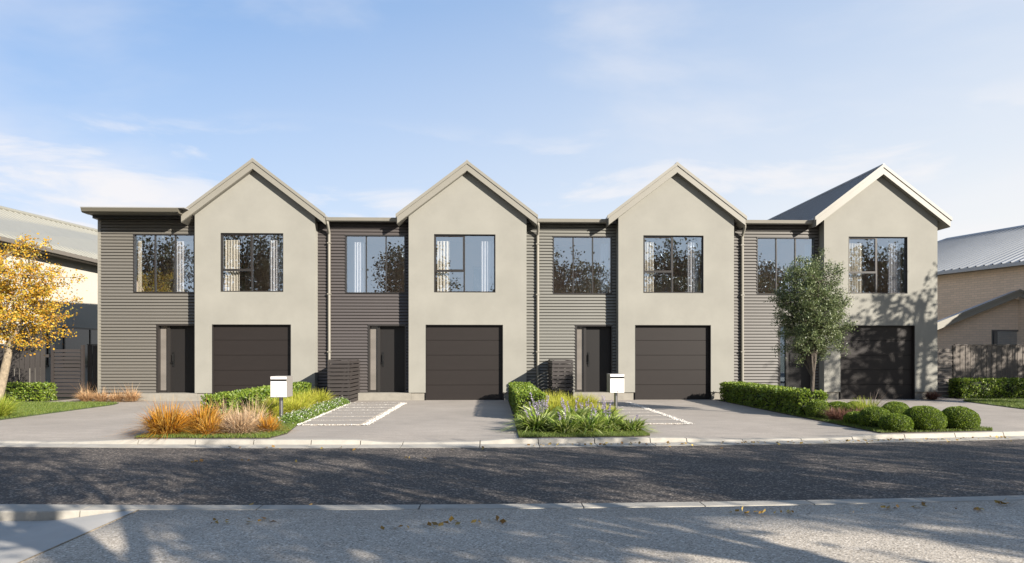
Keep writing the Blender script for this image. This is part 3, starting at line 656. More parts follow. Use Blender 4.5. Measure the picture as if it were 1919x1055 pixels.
for s, xe in ((-1, 3.05), (1, 4.5)):
    k = .395
    mb = MB(); z = lambda x: 3.62 - x * k
    mb.prism([(0, z(0)), (s * xe, z(xe)), (s * xe, z(xe) - .05), (0, z(0) - .05)], 'y', -.31, .02); mb.build('roof', M['roof_r'], gh)
    mb = MB(); mb.prism([(0, z(0) - .052), (s * xe, z(xe) - .052), (s * xe, z(xe) - .24), (0, z(0) - .24)], 'y', -.36, -.32); mb.build('barge_board', M['barge'], gh)
    mb = MB(); mb.prism([(0, z(0) + .03), (s * xe, z(xe) + .03), (s * xe, z(xe) - .05), (0, z(0) - .05)], 'y', -.39, -.361); mb.build('barge_cap', M['barge'], gh)

# ------------------------------------------------------------------ fences and gates
def paling_fence(x0, x1, y, wd, h, m, label, drop_=0.0):
    f = thing('fence', label, 'fence', (x0, y, 0)); n = int((x1 - x0) / (wd + .018)); base = MB().box(0, wd, 0, .02, 0, h).mesh('paling', m)
    for k in range(n): link('paling', base, f, (k * (wd + .018), random.uniform(-.006, .006), random.uniform(-.01, .006)))
    rl = MB().box(0, x1 - x0, .03, .07, .3, .39).mesh('rail', m)
    for z in (0, .95): link('rail', rl, f, (0, 0, z))
    if h > 1.6: MB().box(-.01, x1 - x0 + .01, -.02, .06, h + .008, h + .03).build('capping', m, f)
    return f
paling_fence(-19.5, -13.24, 21.0, .135, 1.62, M['fence'], 'dark vertical paling fence behind the left hedge')
paling_fence(-12.17, -11.50, 21.05, .135, 1.62, M['fence'], 'short dark paling panel between the slatted gate and the leftmost townhouse')
paling_fence(14.60, 22.0, 21.0, .150, 1.62, M['fence_r'], 'brown vertical paling fence behind the right hedge')
def gate(x0, x1, y, h, pitch, m, label):
    g = thing('gate', label, 'gate', (x0, y, 0)); wd = x1 - x0
    for x in (0, wd - .075): MB().box(x, x + .075, -.04, .04, 0, h).build('post', m, g)
    n = int((h - .1) / pitch); s_ = MB().prism([(-.022, 0), (-.006, pitch - .026), (.014, pitch - .026), (.014, 0)], 'x', 0, wd - .16).mesh('slat', m)
    for k in range(n): link('slat', s_, g, (.08, random.uniform(-.002, .002), .06 + k * pitch))
    return g
gate(-13.17, -12.21, 20.95, 1.62, .112, M['slat'], 'dark slatted side gate beside the leftmost townhouse')
gate(13.62, 14.56, 20.95, 1.62, .135, M['fence_r'], 'brown slatted side gate beside the rightmost townhouse')

# ------------------------------------------------------------------ slatted bin screens
def screen(x0, x1, y0, y1, h, label):
    g = thing('bin_screen', label, 'bin screen', (x0, y0, 0), 0, 'slatted bin screens between the townhouses'); wd, dp = x1 - x0, y1 - y0
    for x, y in ((.022, .022), (wd - .062, .022), (.022, dp - .06), (wd - .062, dp - .06)): MB().box(x, x + .04, y, y + .04, 0, h - .004).build('post', M['slat'], g)
    n = 11; p = h / n
    a = MB().box(0, wd, 0, .02, 0, p - .024).mesh('slat', M['slat']); b = MB().box(0, .02, .021, dp, 0, p - .024).mesh('slat', M['slat'])
    for k in range(n):
        link('slat', a, g, (random.uniform(-.002, .002), 0, k * p + .01)); link('slat', b, g, (0, 0, k * p + .01)); link('slat', b, g, (wd - .02, 0, k * p + .01))
    lt = MB()
    for k in range(5): lt.box(.022, wd - .022, .03 + k * (dp - .06) / 5, .03 + (k + 1) * (dp - .06) / 5 - .012, h - .003, h + .015)
    lt.build('lid', M['slat'], g)
screen(-4.44, -3.84, 18.8, 20.27, 1.18, 'dark slatted bin screen at the foot of the downpipe beside the second townhouse')
screen(1.71, 2.30, 18.8, 20.27, 1.18, 'dark slatted bin screen before the palest weatherboards of the third townhouse')

# ------------------------------------------------------------------ mailboxes
def mailbox(x, y, label, sl):
    g = thing('mailbox', label, 'mailbox', (x, y, 0)); wd, dp, z0, z1 = .155, .39, .52, .92
    mb = MB(); mb.box(-wd, wd, 0, dp, z0, z1); bx = mb.build('box', M['post_box'], g)
    bv = bx.modifiers.new('b', 'BEVEL'); bv.width = .004; bv.segments = 2
    MB().box(-wd + .006, wd - .006, -.010, -.001, z1 - .055, z1 - .004).build('flap', M['steel'], g)
    MB().box(-wd + .008, wd - .004, -.004, -.0006, z1 - .090, z1 - .056).build('slot', M['handle'], g)
    MB().box(-wd + .006, wd - .006, -.007, -.001, z0 + .006, z1 - .094).build('door', M['steel'], g)
    MB().tube([(0, .16, 0), (0, .16, z0)], .038, 16).build('post', M['post'], g)
    MB().box(-.07, .07, .09, .23, .0, .012).build('base_plate', M['post'], g)
    lk = MB(); lk.tube([(.015 + sl, -.008, z0 + .03), (.015 + sl, -.016, z0 + .03)], .010, 10); lk.build('lock', M['handle'], g)
    nb = MB(); nb.box(.098, .104, -.0085, -.0072, z0 + .035, z0 + .055); nb.box(.110, .126, -.0085, -.0072, z0 + .038, z0 + .052); nb.build('badge', M['dark'], g)
mailbox(-4.03, 13.15, 'white steel mailbox on a post behind the orange grasses', -.04)
mailbox(2.70, 14.45, 'white steel mailbox on a post behind the lilac-flowered clumps', 0)

# ------------------------------------------------------------------ path pavers and white pebbles
def stones(name, areas, parent, size=.022, per=900):
    Vs = []; Fs = []; ico = np.array([(0, 0, 1), (.9, 0, .1), (-.3, .85, .1), (-.5, -.75, .1), (.25, .3, -.7)], dtype=float)
    fc = np.array([(0, 1, 2), (0, 2, 3), (0, 3, 1), (4, 2, 1), (4, 3, 2), (4, 1, 3)])
    k = 0
    for (x0, y0, x1, y1, wd) in areas:
        Ln = math.hypot(x1 - x0, y1 - y0); n = int(Ln * wd * per) + 4
        d = np.array([(x1 - x0) / Ln, (y1 - y0) / Ln]); nn = np.array([-d[1], d[0]])
        for j in range(n):
            t, u = rng.uniform(0, Ln), rng.uniform(-.5, .5) * wd * (1 if rng.random() < .93 else 1.6); p = np.array([x0, y0]) + d * t + nn * u
            s = size * rng.uniform(.6, 1.3); a = rng.uniform(0, 6.28); ca, sa = math.cos(a), math.sin(a)
            q = ico * s * np.array([1, .8, .6]); q = np.stack([q[:, 0] * ca - q[:, 1] * sa + p[0], q[:, 0] * sa + q[:, 1] * ca + p[1], q[:, 2] + .010 + rng.uniform(0, .010)], 1)
            Vs.append(q); Fs.append(fc + 5 * k); k += 1
    o = link(name, np_mesh(name, np.concatenate(Vs), np.concatenate(Fs), M['pebble']), parent); o['kind'] = 'stuff'; return o
def path(xl0, xl1, xr, lab):
    """stepping path: lower-left x, upper-left x, right x"""
    g = bpy.data.objects.new('path', None); col.objects.link(g); g['kind'] = 'structure'
    y0, p = 12.93, .83; base = MB().box(0, 1, 0, .75, -.02, .022).mesh('paver', M['paver'])
    for k in range(7):
        ya = y0 + .06 + k * p; xl = xl0 + (xl1 - xl0) * (ya - y0) / 6.6 + .06
        o = link('paver', base, g, (xl, ya, random.uniform(-.002, .002))); o.scale = (xr - .11 - xl, 1, 1)
    ar = [(xr, y0 - .05, xr, y0 + 7 * p, .125), (xl0, y0, xl1, y0 + 7 * p, .07)] + [(xl0 + (xl1 - xl0) * k / 8, y0 + k * p, xr, y0 + k * p, .04) for k in range(8)]
    stones('pebbles', ar, g, .017, 1500)
path(-3.60, -3.82, -2.34, '2'); path(2.60, 2.56, 3.81, '3')

# ------------------------------------------------------------------ vegetation builders
def blades(n, r0, Lr, spread, wd, droop=.35, lean=(0, 0), seed=0, base=.02, smin=.05):
    """tuft of arching blades as quad strips; returns V, F"""
    g = np.random.default_rng(seed); a = g.uniform(0, 2 * np.pi, n); rr = r0 * np.sqrt(g.random(n))
    L_ = g.uniform(*Lr, n); sp = spread * np.clip(g.normal(.6, .35, n), smin, 1.5)
    da = a + g.normal(0, .5, n)
    T = np.array([0, .35, .7, 1.0]); W = np.array([.8, 1, .7, .12])
    px = (rr * np.cos(a))[:, None] + np.cos(da)[:, None] * (sp * L_)[:, None] * (T ** 1.5)[None] + lean[0] * T
    py = (rr * np.sin(a))[:, None] + np.sin(da)[:, None] * (sp * L_)[:, None] * (T ** 1.5)[None] + lean[1] * T
    v = np.sqrt(np.clip(1 - (sp * .62) ** 2, .12, 1))
    pz = base * 0 + L_[:, None] * (v[:, None] * T[None] - (droop * sp)[:, None] * (T ** 2.4)[None])
    pz = np.maximum(pz, .004)
    tw = g.uniform(0, np.pi, n); wx = np.cos(tw)[:, None] * W[None] * wd; wy = np.sin(tw)[:, None] * W[None] * wd
    A = np.stack([px - wx, py - wy, pz], -1); B = np.stack([px + wx, py + wy, pz], -1)
    V = np.stack([A, B], 2).reshape(-1, 3)       # n,4,2,3
    i = np.arange(n)[:, None] * 8; k = np.arange(3)[None] * 2
    q = i + k; F = np.stack([q, q + 1, q + 3, q + 2], -1).reshape(-1, 4)
    return V, F
def leaves(P, size, aspect=.5, seed=0, up=.0, jit=.35):
    """one folded rhombic leaf (two triangles sharing the midrib) at every point"""
    g = np.random.default_rng(seed); n = len(P)
    d = g.normal(size=(n, 3)); d[:, 2] += up; d /= np.linalg.norm(d, axis=1)[:, None]
    e = g.normal(size=(n, 3)); e -= d * (d * e).sum(1)[:, None]; e /= np.linalg.norm(e, axis=1)[:, None]
    s = size * g.uniform(1 - jit, 1 + jit, n)[:, None]
    nrm = np.cross(d, e)
    V = np.stack([P, P + d * s * .5 + e * s * aspect * .5 + nrm * s * .08, P + d * s, P + d * s * .5 - e * s * aspect * .5 + nrm * s * .08], 1).reshape(-1, 3)
    i = np.arange(n)[:, None] * 4; F = (i + np.arange(4)[None])
    return V, F
def merge(parts):
    V = []; F = []; mi = []; k = 0
    for j, (v, f) in enumerate(parts): V.append(v); F.append(f + k); mi += [j] * len(f); k += len(v)
    return np.concatenate(V), np.concatenate(F), mi

def tussock(x, y, name, m, label, n, r0, Lr, spread, wd=.003, droop=.35, seed=0, group=None, cat='ornamental grass', seedheads=None, sk=1.25):
    n = int(n * .72); wd *= 1.45
    V, F = blades(n, r0, Lr, spread * sk, wd, droop, seed=seed, smin=.12)
    if seedheads:
        V2, F2 = blades(seedheads[0], r0 * .6, seedheads[1], spread * .55, wd * .7, 0, seed=seed + 50); V, F, _ = merge([(V, F), (V2, F2)])
    o = link(name, np_mesh(name, V, F, m), None, (x, y, .008)); return tag(o, label, cat, group)

# bed 1
GO = 'ornamental grasses in the kerbside bed'
tussock(-5.36, 11.50, 'tussock_grass', M['t_orange'], 'largest orange tussock grass, leftmost at the kerb', 2000, .18, (.34, .60), 1.0, .004, .45, 1, GO, seedheads=(60, (.5, .68)))
tussock(-4.95, 11.95, 'tussock_grass', M['t_orange'], 'golden tussock grass behind and right of the largest orange one', 1400, .15, (.32, .54), .95, .004, .4, 2, GO, seedheads=(40, (.5, .64)))
tussock(-4.62, 11.42, 'tussock_grass', M['t_orange'], 'small orange tussock grass in the middle of the kerbside row', 900, .10, (.22, .36), 1.0, .0035, .45, 3, GO, seedheads=(30, (.36, .46)))
tussock(-4.18, 11.55, 'tussock_grass', M['t_beige'], 'pinkish beige tussock grass left of the first mailbox', 1400, .15, (.28, .47), 1.05, .0035, .4, 4, GO, seedheads=(50, (.42, .58)))
tussock(-3.80, 11.80, 'tussock_grass', M['t_orange'], 'rust orange tussock grass at the foot of the first mailbox', 800, .10, (.22, .34), 1.0, .0035, .45, 5, GO, seedheads=(15, (.36, .42)))
tussock(-4.70, 12.35, 'tussock_grass', M['t_beige'], 'wispy beige grass between the orange tussocks and the hedge', 700, .16, (.26, .44), 1.0, .003, .35, 6, GO, seedheads=(50, (.46, .62)))
tussock(-4.25, 12.40, 'tussock_grass', M['t_beige'], 'airy straw grass behind the pinkish beige tussock', 500, .15, (.28, .46), .9, .003, .3, 16, GO, seedheads=(50, (.5, .66)))
GL = 'lime green fine grasses'
for k, (x, y, h, lab) in enumerate([(-4.45, 13.75, .44, 'lime grass directly left of the first mailbox post'), (-4.20, 14.9, .42, 'lime grass between the first mailbox and the white flowers'), (-4.45, 16.1, .50, 'tall lime grass in the middle of the bed before the bin screen'),
                                    (-4.35, 17.3, .48, 'lime grass just before the bin screen'), (-4.75, 15.2, .40, 'lime grass against the hedge of the first bed')]):
    tussock(x, y, 'fine_grass', M['t_lime'], lab, 1300, .17, (h * .7, h * 1.15), .85, .0032, .3, 20 + k, GL)
# facade tussocks
GF = 'straw grasses along the leftmost townhouse'
for k, (x, y, h, lab) in enumerate([(-11.45, 19.75, .36, 'straw tussock grass at the pale corner trim beside the gate'), (-11.02, 19.72, .28, 'low straw tussock second from the gate'), (-10.60, 19.72, .27, 'low straw tussock second from the entry step'),
                                    (-10.18, 19.72, .36, 'straw tussock grass nearest the leftmost entry step')]):
    tussock(x, y, 'tussock_grass', M['t_straw'], lab, 900, .12, (h * .7, h * 1.1), 1.0, .0035, .4, 30 + k, GF, seedheads=(26, (h * 1.2, h * 1.75)))
tussock(-10.45, 14.75, 'fine_grass', M['t_green'], 'large green grass tuft in front of the yellow tree', 1700, .2, (.30, .58), 1.0, .0035, .35, 41, 'green grass tufts by the yellow tree')
tussock(-11.3, 15.2, 'fine_grass', M['t_green'], 'green grass tuft at the left picture edge by the yellow tree', 1500, .2, (.30, .55), 1.0, .0035, .35, 42, 'green grass tufts by the yellow tree')
# bed 2
for k, (x, y, h, lab) in enumerate([(1.32, 14.2, .48, 'lime grass right of the middle hedge front'), (1.80, 14.9, .50, 'lime grass left of the second mailbox, nearer of two'), (2.22, 15.9, .42, 'lime grass behind the second mailbox, farther of two'),
                                    (1.50, 16.2, .48, 'lime grass in front of the second bin screen'), (2.28, 13.9, .34, 'short lime grass at the second mailbox post')]):
    tussock(x, y, 'fine_grass', M['t_lime'], lab, 1300, .18, (h * .7, h * 1.15), .85, .0032, .3, 60 + k, GL)
def strap_clump(x, y, h, nfl, label, seed):
    g = thing('flowering_clump', label, 'flowering plant', (x, y, .01), 0, 'strap-leaved clumps with lilac flower spikes')
    V, F = blades(330, .15, (h * .85, h * 1.38), 1.25, .0150, .55, seed=seed, smin=.42); link('leaves', np_mesh('leaves', V, F, M['strap']), g)
    gg = random.Random(seed)
    for k in range(nfl):
        a = gg.uniform(0, 6.28); r = gg.uniform(0, .16); H_ = h * gg.uniform(1.05, 1.45); bx, by = r * math.cos(a), r * math.sin(a); tx, ty = bx * 2.0, by * 2.0
        st = MB().tube([(bx * .4, by * .4, 0), (tx, ty, H_)], [.003, .002], 4, cap=False); n = 46
        n = 70; P = np.array([(bx * .4 + (tx - bx * .4) * t + gg.gauss(0, .012 * (1.25 - t)), by * .4 + (ty - by * .4) * t + gg.gauss(0, .012 * (1.25 - t)), H_ * t) for t in [gg.uniform(.52, 1.0) for _ in range(n)]])
        V, F = leaves(P, .019, .8, seed * 31 + k); V2 = np.array(st.v, dtype=float); F2 = np.array([list(f) for f in st.f])
        V3, F3, mi = merge([(V, F), (V2, F2)]); link('flower_spike', np_mesh('flower_spike', V3, F3, [M['flower_p'], M['strap']], mi), g)
SC = [(.80, 11.95, .40, 6, 'strap-leaved clump with lilac spikes at the left end of the kerbside row'), (1.26, 11.62, .33, 3, 'low strap-leaved clump second from left at the kerb'), (1.70, 11.75, .36, 3, 'strap-leaved clump in the middle of the kerbside row'),
      (2.06, 11.95, .34, 3, 'strap-leaved clump second from right in the kerbside row'), (2.42, 11.85, .27, 2, 'small strap-leaved clump at the right end of the kerbside row'),
      (.95, 12.9, .44, 9, 'tall lilac-spiked clump against the front of the middle hedge'), (1.55, 12.9, .40, 7, 'lilac-spiked clump in the middle of the back row'),
      (2.12, 12.95, .38, 7, 'lilac-spiked clump at the right of the back row'), (1.9, 13.3, .34, 5, 'lilac-spiked clump just before the second mailbox')]
for k, (x, y, h, nf, lab) in enumerate(SC): strap_clump(x, y - .10, h, max(1, nf - 1), lab, 70 + k)
# white-flowered ground cover
WP = [(-3.86, 13.3, 'nearest the first mailbox'), (-3.92, 14.0, 'second from the first mailbox'), (-3.93, 14.7, 'third from the first mailbox'), (-3.96, 15.4, 'midway along the path'),
      (-4.02, 16.1, 'just beyond midway along the path'), (-3.98, 16.8, 'third from the bin screen'), (-4.0, 17.5, 'second from the bin screen'), (-3.98, 18.25, 'right in front of the bin screen')]
for k, (x, y, lab) in enumerate(WP):
    g = thing('ground_cover_plant', 'white-flowered ground cover plant ' + lab, 'ground cover', (x, y, .01), 0, 'white-flowered plants along the paver path')
    q = np.random.default_rng(200 + k); n = 1500; P = q.normal(size=(n, 3)); P /= np.linalg.norm(P, axis=1)[:, None]; P *= (q.random((n, 1)) ** .4); P[:, 2] = np.abs(P[:, 2]); P *= np.array([.26, .40, .17])
    V, F = leaves(P, .034, .45, 210 + k, .5); link('foliage', np_mesh('foliage', V, F, M['lf_cover']), g)
    n = 80; P = q.normal(size=(n, 3)); P[:, 2] = np.abs(P[:, 2]) + .15; P /= np.linalg.norm(P, axis=1)[:, None]; P *= np.array([.26, .40, .195]) * q.uniform(.9, 1.1, (n, 1))
    V, F = leaves(P, .024, .95, 230 + k, 0); o = link('flowers', np_mesh('flowers', V, F, M['flower_w']), g); o['kind'] = 'stuff'

# hedges
def hedge(x0, x1, y0, y1, h, label, per=1500, size=.042, m=None):
    g = thing('hedge', label, 'hedge', ((x0 + x1) / 2, (y0 + y1) / 2, 0)); q = np.random.default_rng(int(abs(x0 * 100)) + 5); a, b = (x1 - x0) / 2, (y1 - y0) / 2
    areas = [('t', 4 * a * b), ('l', 2 * b * h), ('r', 2 * b * h), ('f', 2 * a * h), ('b', 2 * a * h)]; P = []
    for s, ar in areas:
        n = int(ar * per); u, v = q.uniform(-1, 1, n), q.uniform(0, 1, n); dpt = np.abs(q.normal(0, .035, n)) - .012
        lump = .018 * np.sin(u * b * 9 + v * 5) + .014 * np.sin(u * 23 + 2 * v)
        if s == 't': vv = q.uniform(-1, 1, n); p = np.stack([vv * a, u * b, h - dpt + .016 * np.sin(u * b * 7 + vv * 4) + .012 * np.sin(vv * 9 + u * 17)], 1)
        elif s in 'lr': p = np.stack([(1 if s == 'r' else -1) * (a - dpt + lump), u * b, v * h], 1)
        else: p = np.stack([u * a, (1 if s == 'b' else -1) * (b - dpt + lump), v * h], 1)
        P.append(p)
    P = np.concatenate(P); e = .06      # round off the long edges
    over = np.maximum(np.abs(P[:, 0]) - (a - e), 0) ** 2 + np.maximum(P[:, 2] - (h - e), 0) ** 2 + np.maximum(np.abs(P[:, 1]) - (b - e), 0) ** 2
    P = P[over < (e * 1.15) ** 2 + .0004 * q.random(len(P))]
    V, F = leaves(P, size, .66, 3, .3); link('foliage', np_mesh('foliage', V, F, m or M['hedge']), g)
    MB().box(-a + .07, a - .07, -b + .07, b - .07, 0, h - .07).build('twig_core', M['hedgecore'], g)
hedge(-5.58, -5.02, 13.35, 19.4, .53, 'clipped green hedge running back beside the leftmost garage drive', 1900, .050)
hedge(.55, 1.12, 13.9, 19.5, .53, 'clipped green hedge in the middle bed, its end facing the street', 2100, .046)
hedge(6.62, 7.22, 14.4, 19.5, .53, 'long clipped hedge beside the olive-green tree', 2000, .050)
hedge(-17.5, -12.62, 19.6, 20.3, .50, 'clipped hedge in front of the dark left paling fence', 1500, .056)
hedge(14.2, 20.5, 20.1, 20.75, .58, 'clipped hedge in front of the brown right paling fence', 1500, .056)

# ball shrubs
BL = [(6.93, 12.75, .21, .25, 'smallest ball shrub at the left end of the front cluster'), (7.02, 12.25, .29, .38, 'ball shrub second from the left end of the front cluster'), (7.03, 11.62, .27, .31, 'low ball shrub nearest the kerb in the middle of the cluster'),
      (8.12, 13.5, .29, .33, 'ball shrub behind the middle of the cluster'), (8.95 - .3, 14.3, .27, .33, 'rearmost ball shrub of the cluster, next to the driveway'), (7.62, 11.78, .35, .43, 'broadest ball shrub near the right end of the cluster'),
      (8.32, 11.88, .32, .41, 'ball shrub at the right end of the cluster beside the driveway'), (6.86, 14.1, .24, .38, 'ball shrub at the foot of the olive-green tree'), (7.40, 14.3, .30, .33, 'ball shrub behind the russet grasses'), (7.93, 14.6, .26, .31, 'ball shrub right of the upright green grass')]
for k, (x, y, r, h, lab) in enumerate(BL):
    g = thing('ball_shrub', lab, 'shrub', (x, y, .0), 0, 'clipped ball shrubs'); q = np.random.default_rng(300 + k); n = int(17000 * (r / .3) ** 2)
    D = q.normal(size=(n, 3)); D /= np.linalg.norm(D, axis=1)[:, None]; D = D[D[:, 2] > -.45]; rr = 1 - np.abs(q.normal(0, .035, len(D))) + .02 * np.sin(D[:, 0] * 7 + k) * np.cos(D[:, 1] * 6)
    P = D * rr[:, None] * np.array([r, r, h * .60]); P[:, 2] += h * .40; P[:, 2] = np.maximum(P[:, 2], .005)
    V, F = leaves(P, .017, .6, 320 + k, .7); link('foliage', np_mesh('foliage', V, F, M['ball']), g)
    sp = MB(); N1, N2 = 14, 8; v = []; f = []
    for j in range(N2 + 1):
        p = math.pi * j / N2
        for i in range(N1): t = 2 * math.pi * i / N1; v.append((r * .93 * math.sin(p) * math.cos(t), r * .93 * math.sin(p) * math.sin(t), max(0.003, h * .40 + h * .55 * math.cos(p))))
    for j in range(N2):
        for i in range(N1): f.append((j * N1 + i, j * N1 + (i + 1) % N1, (j + 1) * N1 + (i + 1) % N1, (j + 1) * N1 + i))
    sp.add(v, f, 0, True).build('twig_core', M['hedgecore'], g)
GR = 'russet grasses among the ball shrubs'
tussock(6.98, 13.55, 'tussock_grass', M['t_red'], 'russet grass below the olive-green tree, left of two', 900, .12, (.20, .34), 1.0, .003, .35, 81, GR)
tussock(7.12, 12.95, 'tussock_grass', M['t_red'], 'russet grass beside the smallest ball shrub, right of two', 1000, .14, (.22, .38), 1.0, .003, .35, 82, GR)
tussock(7.10, 14.9, 'fine_grass', M['t_green'], 'upright green grass right beside the olive-green tree trunk', 700, .08, (.35, .6), .55, .004, .2, 83, GR)
tussock(7.75, 13.9, 'fine_grass', M['t_green'], 'green grass tuft between the two rear ball shrubs', 600, .10, (.3, .5), .7, .0035, .2, 84, GR)
tussock(8.45, 14.9, 'twiggy_grass', M['t_twig'], 'bare brown twiggy plant between the rear ball shrubs and driveway', 46, .06, (.4, .62), .9, .004, .0, 85, GR, cat='plant')
tussock(13.0, 19.7, 'tussock_grass', M['t_red'], 'small russet grass at the corner of the rightmost townhouse', 700, .10, (.22, .34), 1.0, .0035, .4, 86, GR)

# lawn blades
def inpoly(P, poly):
    x, y = P[:, 0], P[:, 1]; c = np.zeros(len(P), bool); n = len(poly)
    for i in range(n):
        (x0, y0), (x1, y1) = poly[i], poly[(i + 1) % n]
        k = ((y0 > y) != (y1 > y)) & (x < (x1 - x0) * (y - y0) / ((y1 - y0) or 1e-9) + x0); c ^= k
    return c
def lawn_blades(name, poly, box, dens, h, seed, m=None):
    q = np.random.default_rng(seed); n = int((box[1] - box[0]) * (box[3] - box[2]) * dens); P = np.stack([q.uniform(box[0], box[1], n), q.uniform(box[2], box[3], n)], 1); P = P[inpoly(P, poly)]; n = len(P)
    a = q.uniform(0, 6.28, n); t = q.uniform(0, 6.28, n); hh = h * q.uniform(.5, 1.25, n); wd = .0035 + h * .02; L_ = q.uniform(.1, .7, n) * hh
    b = np.stack([P[:, 0], P[:, 1], np.full(n, .012)], 1); wv = np.stack([np.cos(a), np.sin(a), np.zeros(n)], 1) * wd
    tip = b + np.stack([np.cos(t) * L_, np.sin(t) * L_, hh], 1)
    V = np.stack([b - wv, b + wv, tip], 1).reshape(-1, 3); F = np.arange(n * 3).reshape(-1, 3)
    o = link(name, np_mesh(name, V, F, m or M['grass'])); o['kind'] = 'stuff'; tag(o, 'short green lawn grass', 'grass')
lawn_blades('lawn_grass', lawnL, (-16.5, -9.9, 12.5, 19.3), 1700, .045, 1)
lawn_blades('lawn_grass', lawnR, (12.8, 20, 13.5, 19.95), 1500, .05, 2)
lawn_blades('lawn_grass', bed1, (-5.75, -3.35, 10.8, 19), 5200, .04, 3)
lawn_blades('lawn_grass', bed2, (.4, 2.75, 10.8, 14), 6500, .036, 4)
lawn_blades('lawn_grass', bed3, (6.5, 9.0, 10.8, 19), 4200, .04, 5)

# ------------------------------------------------------------------ trees
def curve_pts(a, b, bend, n, g):
    a, b = np.array(a, float), np.array(b, float); m = (a + b) / 2 + g.normal(size=3) * bend * np.linalg.norm(b - a); T = np.linspace(0, 1, n)[:, None]
    return (1 - T) ** 2 * a + 2 * T * (1 - T) * m + T ** 2 * b
def make_tree(name, label, cat, loc, stems, center, radii, ntw, nleaf, lsize, laspect, mleaf, mbark, seed, clump=.16, limb_r=.035, group=None, up=.0, shell=.35, nlimb=7, egg=0.0, upward=.3):
    """stems: list of (base, top, r0, r1); crown ellipsoid at center"""
    g = np.random.default_rng(seed); root = thing(name, label, cat, loc, 0, group); tb = MB(); starts = []
    for (b, t, r0, r1) in stems:
        p = curve_pts(b, t, .06, 8, g); rad = [r0 + (r1 - r0) * (k / 7) ** .7 for k in range(8)]; rad[0] *= 1.3; tb.tube(p, rad, 12); starts.append((p[-1], r1, p[-3]))
    tb.build('trunk', mbark, root)
    C = np.array(center, float); Rr = np.array(radii, float)
    D = g.normal(size=(ntw, 3)); D /= np.linalg.norm(D, axis=1)[:, None]; rad = g.random(ntw) ** shell
    lump = 1 + .16 * np.sin(D[:, 0] * 5 + seed) * np.cos(D[:, 2] * 4 + seed * 2) + g.normal(0, .07, ntw)
    T = C + D * Rr * (rad * lump)[:, None]
    if egg: T[:, :2] = C[:2] + (T[:, :2] - C[:2]) * (1 - egg * (T[:, 2:3] - C[2]) / Rr[2])
    # limbs towards direction clusters
    ld = g.normal(size=(nlimb, 3)); ld /= np.linalg.norm(ld, axis=1)[:, None]; ld[:, 2] = np.abs(ld[:, 2]) * .8 + upward
    lm = MB(); ends = []
    for k in range(nlimb):
        s, r1, s2 = starts[k % len(starts)]; e = C + ld[k] * Rr * .55; s0 = s if k < len(starts) * 3 else s * .6 + s2 * .4
        p = curve_pts(s0, e, .12, 7, g); lm.tube(p, [max(r1 * .75 * (1 - q / 6) + limb_r * .35 * q / 6, .004) for q in range(7)], 7); ends.append(p)
    nodes = np.concatenate([e[2:] for e in ends]); A = []
    for t in T:
        d = np.linalg.norm(nodes - t, axis=1) + np.maximum(nodes[:, 2] - t[2], 0) * 1.2; j = int(np.argmin(d))
        p = curve_pts(nodes[j], t, .10, 4, g); lm.tube(p, [limb_r * .33, limb_r * .24, limb_r * .16, limb_r * .08], 4, cap=False); A.append(p)
    lm.build('branches', mbark, root)
    A = np.array(A)                                    # leaves gather round the outer half of the twigs
    idx = g.integers(0, ntw, nleaf); t = g.uniform(.35, 1.1, nleaf)[:, None]; base = A[idx, 2] * (1 - t) + A[idx, 3] * t
    base = np.where(t < .5, A[idx, 1] + (A[idx, 2] - A[idx, 1]) * (t * 2), base)
    P = base + g.normal(size=(nleaf, 3)) * clump * g.uniform(.3, 1.1, (nleaf, 1))
    V, F = leaves(P, lsize, laspect, seed + 9, up); link('crown', np_mesh('crown', V, F, mleaf), root)
    return root
make_tree('birch_tree', 'yellow autumn tree with pale forked trunk on the left lawn', 'tree', (-12.05, 17.0, 0),
          [((0, 0, 0), (.36, .05, 1.8), .13, .07), ((-.02, .02, .15), (-.18, .1, 1.7), .11, .06)], (.0, 0, 2.8), (1.95, 1.6, 1.42), 280, 20500, .052, .75, M['lf_yellow'], M['bark_y'], 11, clump=.115, limb_r=.045, shell=.42, nlimb=11)
make_tree('olive_tree', 'slender tree with upright olive-green crown beside the long hedge', 'tree', (6.93, 14.55, 0),
          [((0, 0, 0), (.05, 0, .95), .050, .040)], (.02, 0, 2.30), (.80, .76, 1.18), 380, 44000, .040, .42, M['lf_olive'], M['bark'], 5, clump=.072, limb_r=.026, up=.5, shell=.36, nlimb=13, egg=.12, upward=.45)
# street trees on the camera's side: their shade falls on the road and they stand in the window reflections
ST = [
 ((1.6, .3, 0), 'street tree on the near verge straight across from the second townhouse'), ((6.2, .1, 0), 'street tree on the near verge across from the third townhouse'),
 ((10.8, .4, 0), 'street tree on the near verge across from the rightmost townhouse'), ((15.4, .5, 0), 'street tree farthest along the near verge to the right'),
 ((6.9, -3.5, 0), 'street tree set back behind the footpath, shallower of the rear pair'), ((13.0, -2.8, 0), 'street tree set back behind the footpath, deeper than the near row'),
]
def dup(root, loc, rz, s, label, group):
    r = root.copy(); col.objects.link(r); r.location = loc; r.rotation_euler = (0, 0, rz); r.scale = (s, s, s); r['label'] = label; r['group'] = group
    for ch in list(root.children): c = ch.copy(); col.objects.link(c); c.parent = r
    return r
GT = 'trees on the camera side of the street'
t0 = make_tree('street_tree', ST[0][1], 'tree', ST[0][0], [((0, 0, 0), (.1, 0, 2.4), .13, .10)], (0, 0, 4.5), (2.3, 2.2, 1.5), 56, 5600, .12, .6, M['lf_street'], M['bark'], 21, clump=.21, limb_r=.07, group=GT, shell=.45, nlimb=9)
for k, (loc, lab) in enumerate(ST[1:]): dup(t0, loc, 1.3 * k + .8, 1.0 + .04 * (k % 3), lab, GT)
